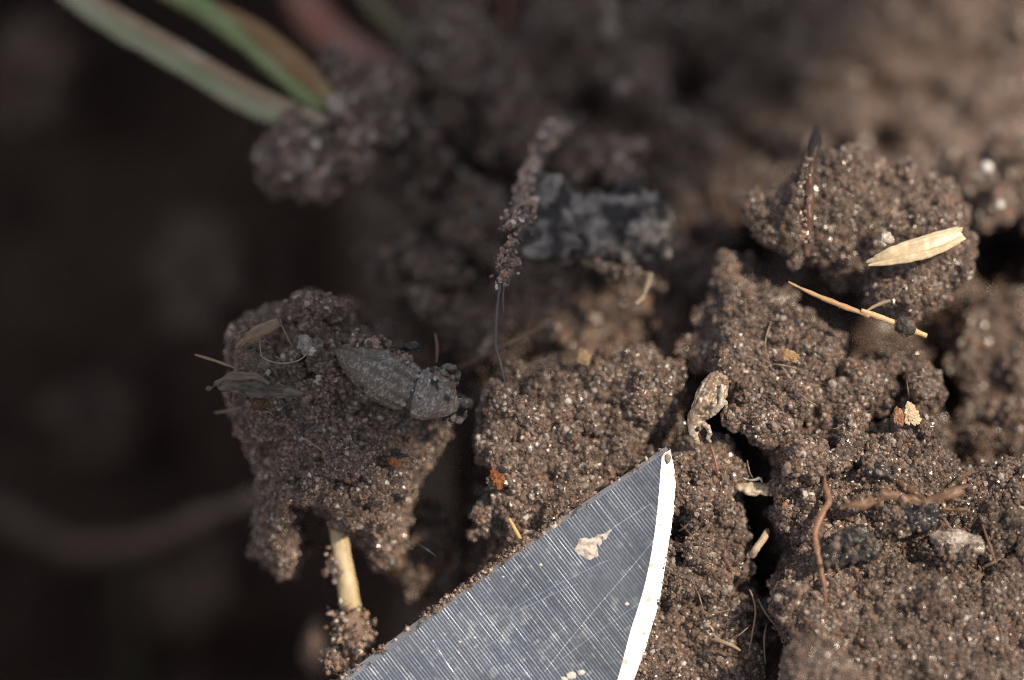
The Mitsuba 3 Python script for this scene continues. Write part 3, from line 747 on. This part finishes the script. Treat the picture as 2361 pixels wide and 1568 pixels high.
crust(k, [P(770, 1290, -.11), P(765, 1310, -.12), P(785, 1312, -.1)], 0.012, 130, 0.0065, 43, 1.0)
for x, y, r, s_, lab in ((765, 1525, .032, 51, 'small grey soil crumb left of the foot of the pale root'), (795, 1545, .024, 52, 'lit soil crumb at the foot of the pale root'), (835, 1528, .026, 53, 'lit soil crumb between the pale root and the blade')):
    kk = thing('soil_crumb', lab, 'soil crumb')
    v, f = lump(P(x, y, -0.04), r, s_, 4, 0.35)
    part(kk, 'body', v, f, 'mat_soil', soil_color(v, 3, 1.2))
    grains(kk, v, f, 12000, 0.0055, s_, 1.3)

k = thing('hanging_rootlet', 'thin dark rootlet beaded with grey sand, hanging between the arrow marks', 'root')
labels[k]['label'] = 'thin dark rootlet beaded with grey sand, hanging above the middle clod'
hp = [P(1345, 262, -0.62), P(1300, 296, -0.5), P(1262, 300, -0.45), P(1240, 360, -0.36), P(1222, 420, -0.25), P(1208, 480, -0.12), P(1188, 540, -0.02), P(1168, 610, 0.0), P(1155, 660, 0.02)]
v, f, s, th = sweep(hp, 4 * U, n=120, sides=10)
part(k, 'strand', v, f, 'mat_fibre', (0.09, 0.08, 0.075))
for pts, r in (([(1157, 645, .02), (1146, 720, .04), (1143, 790, .04), (1155, 840, .04), (1166, 895, -.02)], 3.3), ([(1166, 645, .02), (1160, 690, .04), (1162, 722, .05)], 2.4)):
    v, f, s, th = sweep([P(*q) for q in pts], [r * U, r * U, r * 0.9 * U, r * .5 * U], n=60, sides=8, noise=0.0008, nscale=0.02)
    part(k, 'strand', v, f, 'mat_fibre', (0.14, 0.135, 0.14))
beads = [((1300, 296, -.5), (1262, 305, -.45), 110, .014), ((1275, 290, -.45), (1250, 345, -.4), 120, .013), ((1243, 350, -.4), (1225, 400, -.3), 90, .009), ((1228, 400, -.28), (1222, 425, -.25), 90, .014),
         ((1215, 440, -.2), (1205, 480, -.12), 110, .010), ((1210, 490, -.08), (1180, 515, -.03), 190, .017), ((1188, 545, -.02), (1184, 560, 0), 50, .008), ((1172, 575, 0), (1160, 650, .02), 220, .012), ((1192, 600, 0), (1190, 612, .0), 24, .006)]
for q, (a, b, n_, sp) in enumerate(beads):
    v, f, s, th = sweep([P(*a), (P(*a) + P(*b)) / 2 + [0.003, -0.002, 0], P(*b)], [sp * 0.35, sp * 0.8, sp * 0.7, sp * 0.3], n=40, sides=14, noise=sp * 0.8, nscale=0.016, seed=q)
    part(k, 'soil_sleeve', v, f, 'mat_soil', mottled(v, (0.22, 0.19, 0.17), (0.40, 0.36, 0.33), 0.01, q))
    crust(k, [P(*a), P(*b)], sp * np.array([1, 0.8, 0.8]), n_, 0.0056 if q > 3 else 0.008, 60 + q, 2.0 if q > 3 else 2.3, key='sand_beads')

clod('charcoal_lump', 'blurred blackish grey charcoal lump with pitted surface, behind the hanging rootlet',
     [(1235, 460), (1300, 448), (1370, 458), (1430, 442), (1500, 455), (1535, 510), (1525, 560), (1460, 580), (1380, 575), (1300, 585), (1240, 560)],
     -0.27, 0, -0.2, depth=0.22, seed=150, rnd=0.05, vox=0.009, rough=1.1, per_area=0, category='charcoal', colors=((0.05, 0.047, 0.049), (0.40, 0.365, 0.345), 0.04, 9, -0.3, 0.6))
kk, v, f = clod('soil_crumb', 'blurred soil crumb under the hanging rootlet, left of the charcoal', [(1090, 580), (1150, 560), (1200, 600), (1230, 700), (1270, 760), (1240, 830), (1180, 800), (1110, 720)],
                -0.55, 0.0, -0.3, depth=0.4, seed=130, vox=0.012, per_area=8000, r0=0.008, category='soil crumb')
kk, v, f = clod('soil_crumb', 'small dim soil shelf beneath the charcoal lump', [(1330, 590), (1420, 570), (1520, 590), (1580, 640), (1540, 720), (1420, 690), (1360, 640)],
                -0.5, 0.0, -0.3, depth=0.35, seed=140, vox=0.012, per_area=8000, r0=0.008, category='soil crumb')

k = thing('broken_twig', 'frayed brown twig with a drooping end below the charcoal lump', 'twig')
v, f, s, th = sweep([P(1332, 590, -.3), P(1380, 612, -.25), P(1430, 618, -.22), P(1500, 635, -.2)], [10 * U, 9 * U, 7 * U, 5 * U], n=50, sides=12, noise=0.006, nscale=0.03)
part(k, 'stalk', v, f, 'mat_fibre', streaky(v, s, th, (0.2, 0.13, 0.09), (0.36, 0.29, 0.22), 4))
v, f, s, th = sweep([P(1500, 632, -.2), P(1492, 660, -.15), P(1482, 685, -.08), P(1465, 702, -.05)], [6 * U, 6.5 * U, 4.5 * U, 5 * U], n=40, sides=10, noise=0.003, nscale=0.02)
part(k, 'drooping_end', v, f, 'mat_fibre', streaky(v, s, th, (0.36, 0.28, 0.2), (0.5, 0.42, 0.33), 5))
v, f, s, th = sweep([P(1400, 640, -.28), P(1425, 668, -.25), P(1440, 690, -.22)], [6 * U, 5 * U, 6 * U], n=30, sides=10, noise=0.005, nscale=0.03)
part(k, 'side_branch', v, f, 'mat_fibre', (0.2, 0.15, 0.12))
crust(k, [P(1378, 600, -.22), P(1400, 616, -.2), P(1480, 628, -.18)], 0.008, 80, 0.006, 71, 1.8)

# ------------------------------------------------------------------ litter on the sunlit soil
v, f, s, th = sweep([P(2000, 604, 0.0), P(2060, 588, 0.03), P(2130, 568, 0.03), P(2216, 538, 0.0)], [3 * U, 13 * U, 20 * U, 23 * U, 23 * U, 23 * U, 21 * U, 18 * U], 0.012, n=80, sides=24, noise=0.0025, nscale=0.02, power=0.6)
w = np.clip((s - 0.9) / 0.1, 0, 1)[:, None]
v = v + w * np.array([0.030, 0.012, 0]) * vn(np.stack([th * 0.5, th * 0 + 2, th * 0], 1), 0.16, 5)[:, None] + normals(v, f) * (0.0018 * np.cos(th * 9) * (s > 0.1))[:, None]
k = thing('straw_chip', 'bright pale straw chip stuck in the upper right clod', 'straw')
part(k, 'outer_layer', v, f, 'mat_fibre', streaky(v, s, th, (0.60, 0.47, 0.29), (0.86, 0.79, 0.64), 12, along=2.2, across=2.2))
v, f, s, th = sweep([P(2002, 612, 0.04), P(2070, 600, 0.052), P(2140, 585, 0.05), P(2214, 552, 0.03)], [3 * U, 9 * U, 11 * U, 9 * U, 7 * U], 0.009, n=80, sides=16, noise=0.002, nscale=0.02, power=0.7)
part(k, 'split_layer', v, f, 'mat_fibre', streaky(v, s, th, (0.58, 0.44, 0.27), (0.76, 0.66, 0.48), 13, along=6, across=2))
for x, y, r, lab in ((2045, 548, .02, 'pale sand crumb at the upper left of the straw chip'), (2033, 560, .014, 'tiny bright crumb left of the straw chip')):
    v, f = lump(P(x, y, 0.02), r, int(x), 3, 0.3)
    solid('soil_crumb', lab, 'soil crumb', v, f, 'mat_grain', (0.5, 0.44, 0.37))

v, f, s, th = sweep([P(1818, 650, 0.02), P(1880, 680, 0.03), P(1960, 712, 0.04), P(2005, 728, 0.05)], [2 * U, 5 * U, 6.5 * U, 5.5 * U], n=50, sides=12, noise=0.0015)
solid('straw_needle', 'thin golden straw needle lying on the slope below the upper right clod, upper piece', 'straw', v, f, 'mat_fibre', streaky(v, s, th, (0.50, 0.30, 0.16), (0.62, 0.42, 0.24), 3, along=10))
v, f, s, th = sweep([P(1985, 716, 0.05), P(2030, 732, 0.05), P(2080, 752, 0.045), P(2136, 774, 0.03)], [5.5 * U, 7 * U, 7.5 * U, 6 * U], n=50, sides=12, noise=0.0015)
solid('straw_needle', 'short golden straw needle with a black crumb on it, lower piece', 'straw', v, f, 'mat_fibre', streaky(v, s, th, (0.62, 0.42, 0.22), (0.74, 0.56, 0.34), 5, along=8))
v, f = lump(P(2088, 755, 0.06), (0.03, 0.027, 0.024), 5, 4, 0.25)
solid('black_crumb', 'blackish soil crumb sitting on the lower golden straw needle', 'soil crumb', v, f, 'mat_soil', mottled(v, (0.05, 0.045, 0.042), (0.13, 0.11, 0.095), 0.02, 3))

v, f, s, th = sweep([P(1698, 1124, -0.02), P(1730, 1126, 0.0), P(1770, 1130, 0.0), P(1815, 1136, -0.04)], [5 * U, 15 * U, 13 * U, 14 * U, 10 * U], 0.009, n=60, sides=20, noise=0.006, nscale=0.014, power=0.7)
solid('straw_chip', 'ragged straw chip bridging the dark crack right of the knife', 'straw', v, f, 'mat_fibre', streaky(v, s, th, (0.36, 0.25, 0.16), (0.80, 0.70, 0.54), 22, along=3, across=2.6))
v, f, s, th = sweep([P(1714, 1102, 0.0), P(1735, 1107, 0.01), P(1752, 1103, 0.02), P(1757, 1112, 0.01)], [1.6 * U, 1.8 * U, 3.6 * U, 1.5 * U], n=40, sides=8)
solid('white_fibre', 'tiny white curled fibre just above the ragged straw chip', 'fibre', v, f, 'mat_fibre', (0.72, 0.68, 0.62))
v, f, s, th = sweep([P(1735, 1280, 0.0), P(1745, 1262, 0.02), P(1757, 1246, 0.02), P(1768, 1225, -0.03)], [7.5 * U, 9 * U, 8 * U, 6 * U], n=40, sides=14, noise=0.002)
solid('pale_stub', 'pale rounded rootlet stub poking into the dark crack', 'root', v, f, 'mat_fibre', streaky(v, s, th, (0.5, 0.36, 0.24), (0.66, 0.56, 0.42), 6))

def on(px, py, dz=0.0):
    """a point on the broad lower right clod"""
    z = 0.16
    for _ in range(3):
        q = P(px, py, z); c = P(2050, 1300, 0.16)
        z = 0.16 - 0.02 * (q[0] - c[0]) - 0.34 * (q[1] - c[1])
    return P(px, py, z + dz)


v, f, s, th = sweep([on(1900, 1095, .0), on(1902, 1120, .035), on(1911, 1150, .045), on(1893, 1190, .05), on(1880, 1235, .05), on(1889, 1290, .055), on(1899, 1345, .05), on(1904, 1390, .02)], [3 * U, 5 * U, 7.5 * U, 6.5 * U, 6 * U, 7 * U, 6 * U, 5.5 * U, 3.5 * U], n=110, sides=14, noise=0.0025, nscale=0.03)
solid('reddish_root', 'thin bent reddish root running down the lower right clod', 'root', v, f, 'mat_fibre', streaky(v, s, th, (0.22, 0.11, 0.07), (0.40, 0.23, 0.15), 9, along=14))
k = thing('flat_root', 'flat brown decayed root lying across the lower right clod', 'root')
v, f, s, th = sweep([on(1935, 1172, .035), on(1990, 1158, .05), on(2050, 1144, .055), on(2120, 1158, .045), on(2190, 1140, .055), on(2235, 1125, .03)], [8 * U, 17 * U, 15 * U, 10 * U, 14 * U, 6 * U], 0.013, n=80, sides=18, noise=0.009, nscale=0.03)
part(k, 'bark', v, f, 'mat_fibre', streaky(v, s, th, (0.085, 0.055, 0.04), (0.27, 0.165, 0.105), 8, along=8))
crust(k, [on(1940, 1172, .04), on(2050, 1150, .05), on(2130, 1165, .04), on(2230, 1140, .05)], 0.018, 170, 0.0052, 90, 1.1, 'clinging_soil')
v, f, s, th = sweep([on(2050, 1103, .02), on(2085, 1120, .045), on(2120, 1145, .055), on(2160, 1172, .05), on(2230, 1175, .04)], [5 * U, 7 * U, 6 * U, 5 * U, 4 * U], n=60, sides=12, noise=0.003)
part(k, 'branch', v, f, 'mat_fibre', streaky(v, s, th, (0.10, 0.06, 0.035), (0.22, 0.13, 0.07), 9, along=8))
v, f, s, th = sweep([on(2265, 1210, .03), on(2285, 1265, .04), on(2297, 1300, .03)], [2 * U, 3 * U, 2 * U], n=40, sides=8)
solid('orange_rootlet', 'short orange rootlet near the right edge of the lower right clod', 'root', v, f, 'mat_fibre', (0.22, 0.12, 0.075))
for x, y, r, s_, lab in ((2030, 1082, (.055, .032, .03), 3, 'black soil pellet above the flat brown root'), (1968, 1250, (.068, .05, .036), 4, 'large black soil pellet right of the reddish root'), (1908, 1280, (.036, .034, .03), 5, 'small black soil pellet touching the reddish root'),
                         (2115, 1188, (.06, .034, .03), 6, 'black soil pellet just below the flat brown root')):
    kk = thing('soil_pellet', lab, 'soil pellet')
    v, f = lump(on(x, y, 0.03), r, s_ * 7, 5, 0.42)
    v = crumbs(v, f, 0.012, 0.006, s_)
    part(kk, 'body', v, f, 'mat_wet', mottled(v, (0.028, 0.027, 0.030), (0.10, 0.088, 0.08), 0.02, s_))
    crust(kk, [on(x - r[0] / U, y + 12, .04), on(x, y, 0.055), on(x + r[0] / U, y - 8, .04)], 0.02, 45, 0.005, s_ + 90, 1.0, 'clinging_grains')
kk = thing('pale_stone', 'pale translucent stone half sunk in the lower right clod', 'stone')
v, f = lump(on(2205, 1255, 0.015), (.066, .036, .036), 31, 5, 0.45)
part(kk, 'body', v, f, 'mat_grain', mottled(v, (0.26, 0.215, 0.185), (0.50, 0.45, 0.42), 0.03, 7))
crust(kk, [on(2155, 1270, .04), on(2200, 1280, 0.045), on(2260, 1260, .04)], 0.016, 110, 0.005, 95, 1.1, 'clinging_grains')
for x, y, z, r, lab in ((2275, 385, -0.40, .017, 'brightest white quartz grain at the upper right'), (2305, 472, -0.38, .013, 'white quartz grain below the brightest one at the upper right')):
    v, f = lump(P(x, y, z), r, int(x), 3, 0.15)
    solid('quartz_grain', lab, 'sand grain', v, f, 'mat_grain', (0.85, 0.84, 0.82))
v, f, s, th = sweep([P(1882, 292, -0.22), P(1878, 340, -0.1), P(1866, 420, -0.05), P(1864, 500, -0.02), P(1860, 590, -0.03)], [5 * U, 12 * U, 11 * U, 12 * U, 11 * U, 8 * U], n=80, sides=14, noise=0.005, nscale=0.03)
k = thing('dark_rootlet', 'dark brown rootlet standing up along the upper right clod', 'root')
tt = np.clip((s - 0.25) * 4, 0, 1)[:, None]
part(k, 'strand', v, f, 'mat_fibre', np.array([0.04, 0.037, 0.037]) * (1 - tt) + np.array([0.115, 0.065, 0.05]) * tt)
crust(k, [P(1858, 365, -.04), P(1852, 420, -.02), P(1853, 560, 0)], 0.010, 60, 0.0062, 81, 1.6)
v, f = lump(P(2072, 962, 0.07), (.017, .026, .014), 8, 5, 0.4)
k = thing('seed_husk', 'orange brown seed husk with cream flakes on the sunlit ridge', 'seed husk')
part(k, 'husk', v, f, 'mat_fibre', mottled(v, (0.30, 0.14, 0.08), (0.42, 0.24, 0.14), 0.012, 3))
v, f = lump(P(2094, 957, 0.07), (.022, .024, .010), 9, 5, 0.9)
part(k, 'cream_flake', v, f, 'mat_matte', (0.66, 0.53, 0.36))
for x, y, z, c, lab in ((1147, 1104, 0.02, (0.30, 0.115, 0.045), 'rust orange bark flake with a black edge on the middle clod'), (912, 1065, 0.03, (0.24, 0.10, 0.045), 'rust orange bark flake on the shaded left clod')):
    k = thing('bark_flake', lab, 'bark flake')
    v, f = lump(P(x, y, z), (.016, .020, .009) if x > 1000 else (.017, .011, .007), int(x), 5, 0.75)
    part(k, 'rusty_side', v, f, 'mat_matte', mottled(v, np.array(c) * 0.6, c, 0.012, 3))
    v, f = lump(P(x + 4, y - 17, z - .002), (.018, .011, .008), int(x) + 1, 5, 0.9)
    part(k, 'black_edge', v, f, 'mat_matte', (0.03, 0.03, 0.034))
v, f, s, th = sweep([P(1174, 1196, 0.05), P(1190, 1225, 0.06), P(1208, 1258, 0.05)], [4 * U, 5 * U, 4.4 * U], n=30, sides=10)
solid('straw_needle', 'tiny golden straw standing by the back of the knife', 'straw', v, f, 'mat_fibre', (0.62, 0.43, 0.2))
v, f = lump(P(1345, 825, -0.1), (.022, .024, .016), 8, 4, 0.4)
solid('tan_husk', 'blurred tan husk at the far rim of the middle clod', 'seed husk', v, f, 'mat_matte', (0.34, 0.25, 0.16))
v, f = lump(P(1822, 822, 0.0), (.022, .016, .010), 8, 5, 0.7)
solid('tan_flake', 'tan flake on the sunlit clod right of the small beetle', 'bark flake', v, f, 'mat_matte', (0.42, 0.28, 0.15))

# fine rootlets
for pts, r, c, lab in (
        ([(1565, 1225, .0), (1590, 1205, .05), (1612, 1182, .06)], 2.6, (0.4, 0.34, 0.28), 'fine pale rootlet just right of the cutting edge'),
        ([(1728, 1360, .02), (1742, 1410, .05), (1735, 1460, .05), (1727, 1500, .02)], 2.4, (0.36, 0.27, 0.19), 'fine rootlet hanging beside the dark crack, left one'),
        ([(1748, 1380, .03), (1770, 1420, .03), (1800, 1455, .02), (1815, 1480, .06)], 2.4, (0.32, 0.25, 0.19), 'fine rootlet stretched across the dark crack near the bottom'),
        ([(1640, 1475, .05), (1680, 1485, .08), (1706, 1500, .06)], 5, (0.4, 0.29, 0.21), 'pale rootlet near the bottom edge right of the knife'),
        ([(1768, 1440, .0), (1762, 1480, .02), (1766, 1530, .0)], 2.2, (0.3, 0.23, 0.17), 'short curled rootlet low in the dark crack'),
        ([(1640, 1030, .06), (1652, 1075, .07), (1655, 1100, .04)], 3, (0.3, 0.16, 0.1), 'short reddish rootlet below the small beetle'),
        ([(450, 818, .0), (490, 830, .02), (545, 850, .04)], 3.2, (0.33, 0.25, 0.17), 'straight straw fibre sticking out left of the shaded clod'),
        ([(495, 952, -.12), (530, 946, -.08), (560, 938, -.05)], 4, (0.2, 0.15, 0.11), 'short blurred fibre sticking out lower left of the shaded clod'),
        ([(599, 778, .08), (603, 820, .1), (650, 838, .11), (685, 832, .1), (708, 815, .08)], 1.6, (0.36, 0.3, 0.24), 'hair thin fibre looping across the shaded clod'),
        ([(700, 1010, .1), (745, 1040, .12)], 2.6, (0.3, 0.2, 0.13), 'short brown fibre on the face of the shaded clod'),
        ([(1003, 770, .1), (1008, 800, .12), (1006, 835, .1)], 4, (0.15, 0.085, 0.06), 'tiny upright brown rootlet above the large beetle'),
        ([(1050, 850, -.25), (1105, 828, -.2), (1165, 795, -.15), (1260, 750, -.3)], 5, (0.17, 0.12, 0.09), 'blurred brown rootlet behind the large beetle'),
        ([(965, 1255, .06), (985, 1268, .08), (1004, 1282, .06)], 3, (0.03, 0.03, 0.035), 'short black fibre at the lower right of the shaded clod'),
        ([(2000, 716, .04), (2030, 700, -.02), (2065, 690, -.08)], 4, (0.34, 0.27, 0.21), 'thin side rootlet joining the golden needle to the upper clod')):
    v, f, s, th = sweep([P(*q) for q in pts], [r * 0.7 * U, r * U, r * U, r * 0.6 * U], n=36, sides=8, noise=0.0008, nscale=0.015)
    solid('fine_rootlet', lab, 'root fibre', v, f, 'mat_fibre', c)

rng = np.random.default_rng(91)
for _ in range(26):
    x, y = ((rng.uniform(1830, 2340), rng.uniform(1080, 1540)), (rng.uniform(1690, 2150), rng.uniform(640, 1000)), (rng.uniform(1560, 1740), rng.uniform(1060, 1500)))[rng.integers(0, 3)]
    a, l = rng.uniform(0, 6.28), rng.uniform(14, 45)
    z0 = (on(x, y)[2] + 0.045) if y > 1060 and x > 1800 else 0.05 if x < 1750 and y > 1040 else -0.02 - 0.0004 * (820 - y)
    mid = rng.normal(size=2) * l * 0.18
    v, f, s, th = sweep([P(x - math.cos(a) * l, y - math.sin(a) * l, z0 - 0.03), P(x + mid[0], y + mid[1], z0 + 0.012), P(x + math.cos(a) * l, y + math.sin(a) * l, z0 - 0.02)], [0.8 * U, 1.7 * U, 1.6 * U, 0.7 * U], n=24, sides=6, noise=0.0012, nscale=0.012)
    zone = 'broad lower right clod' if y > 1060 and x > 1800 else 'soil strip beside the cutting edge' if y > 1040 else 'sunlit clods right of the small beetle'
    solid('root_hair', 'hair thin brown rootlet on the ' + zone, 'root fibre', v, f, 'mat_fibre', np.array([0.33, 0.24, 0.17]) * rng.uniform(0.45, 1.2), group='hair thin rootlets on the ' + zone)

for _ in range(20):
    x, y = rng.uniform(530, 690), rng.uniform(760, 960)
    a, l = rng.normal(0.35, 0.7), rng.uniform(16, 48)
    mid = rng.normal(size=2) * l * 0.25
    v, f, s, th = sweep([P(x - math.cos(a) * l, y - math.sin(a) * l, 0.02), P(x + mid[0], y + mid[1], 0.075), P(x + math.cos(a) * l, y + math.sin(a) * l, 0.04)], [0.9 * U, 2.2 * U, 2.0 * U, 0.7 * U], n=30, sides=6, noise=0.0016, nscale=0.012)
    solid('root_hair', 'fine dark root fibre in the tangle at the left edge of the shaded clod', 'root fibre', v, f, 'mat_fibre', np.array([0.22, 0.16, 0.12]) * rng.uniform(0.25, 1.3), group='dark root fibres tangled at the left edge of the shaded clod')

# litter on the left clod
k = thing('dead_leaf', 'shrivelled dark dead leaf on the left edge of the shaded clod', 'leaf')
v, f, s, th = sweep([P(478, 898, .06), P(520, 888, .1), P(570, 895, .1), P(630, 905, .1), P(700, 905, .11)], [3 * U, 10 * U, 15 * U, 19 * U, 17 * U, 12 * U, 3 * U], 0.006, n=110, sides=20, noise=0.013, nscale=0.028)
part(k, 'blade', v, f, 'mat_fibre', streaky(v, s, th, (0.035, 0.032, 0.033), (0.20, 0.165, 0.145), 3, along=9))
v, f, s, th = sweep([P(500, 886, .11), P(540, 868, .14), P(580, 868, .14), P(620, 885, .13)], [5 * U, 9 * U, 9 * U, 5 * U], 0.006, n=60, sides=14, noise=0.005, nscale=0.03)
part(k, 'curled_edge', v, f, 'mat_fibre', streaky(v, s, th, (0.10, 0.08, 0.07), (0.24, 0.19, 0.16), 4))
v, f, s, th = sweep([P(548, 800, .05), P(575, 778, .1), P(605, 760, .12), P(640, 742, .1)], [5 * U, 9 * U, 15 * U, 15 * U, 10 * U], 0.007, n=60, sides=16, noise=0.004, nscale=0.03)
solid('dry_husk', 'light brown dry husk sticking up at the upper left of the shaded clod', 'seed husk', v, f, 'mat_fibre', streaky(v, s, th, (0.17, 0.12, 0.08), (0.32, 0.24, 0.17), 7))
for x, y, r, c, s_, lab in ((705, 797, .022, (0.38, 0.35, 0.32), 1, 'pale grey sand crumb on the shaded clod left of the large beetle'), (718, 808, .014, (0.62, 0.6, 0.57), 2, 'small whitish crumb below the pale grey crumb'), (730, 792, .016, (0.2, 0.18, 0.16), 3, 'dark crumb between the pale crumb and the large beetle'),
                            (560, 870, .02, (0.16, 0.09, 0.06), 4, 'rusty brown crumb at the left edge of the shaded clod'), (600, 925, .022, (0.13, 0.08, 0.055), 5, 'dark rusty crumb under the dead leaf'), (585, 815, .03, (0.2, 0.16, 0.13), 6, 'brown crumb at the foot of the dry husk'),
                            (735, 872, .008, (0.5, 0.47, 0.43), 7, 'single pale sand grain on the shaded clod near the dead leaf tip'), (620, 858, .007, (0.6, 0.58, 0.55), 8, 'single white sand grain above the dead leaf')):
    v, f = lump(P(x, y, 0.06 if x > 590 else 0.04), r, s_ * 5, 5, 0.6)
    solid('soil_crumb', lab, 'soil crumb', v, f, 'mat_soil', mottled(v, np.array(c) * 0.75, np.array(c) * 1.15, 0.012, s_))

# ------------------------------------------------------------------ added leaf shaped shade caster, unseen beyond the top edge, darkens the left part
def leaf():
    k = thing('added_shade_leaf', 'added leaf shaped to shade the left part, unseen beyond the top edge', 'leaf')
    rim = [(-2.4, -0.55), (-0.9, -0.60), (-0.52, -0.52), (-0.22, -0.32), (0.04, -0.10), (0.30, 0.10), (0.50, 0.27), (0.74, 0.48), (1.2, 0.75), (1.75, 1.2), (2.3, 1.75), (2.5, 2.5), (2.6, 3.5), (0.5, 4.2), (-1.6, 3.0), (-2.6, 1.4)]  # outline cut to the wanted shade edge, then moved sunward
    from shapely.geometry import Polygon
    pl = Polygon(rim).buffer(0.05).buffer(-0.05)
    m = trimesh.creation.extrude_polygon(pl, 0.02, engine='earcut')
    m = m.subdivide_to_size(0.2)
    v = np.array(m.vertices); f = np.array(m.faces)
    v = v + 6.0 * SUN
    v[:, 2] += 0.05 * np.sin(v[:, 0] * 3 + v[:, 1] * 2)
    part(k, 'blade', v, f, 'mat_fibre', streaky(v, v[:, 0] * 0.2, v[:, 1], (0.05, 0.09, 0.02), (0.08, 0.13, 0.035), 2))
    a = np.array([0.5, 4.1, 0]) + 6 * SUN
    v, f, s, th = sweep([a, a + [0.4, 0.8, -0.8], a + [0.5, 1.4, -3.5], a + [0.5, 1.5, -9.0]], [0.05, 0.08, 0.1, 0.12], n=40, sides=12, up=(1, 0, 0))
    part(k, 'stalk', v, f, 'mat_fibre', (0.1, 0.14, 0.05))


leaf()
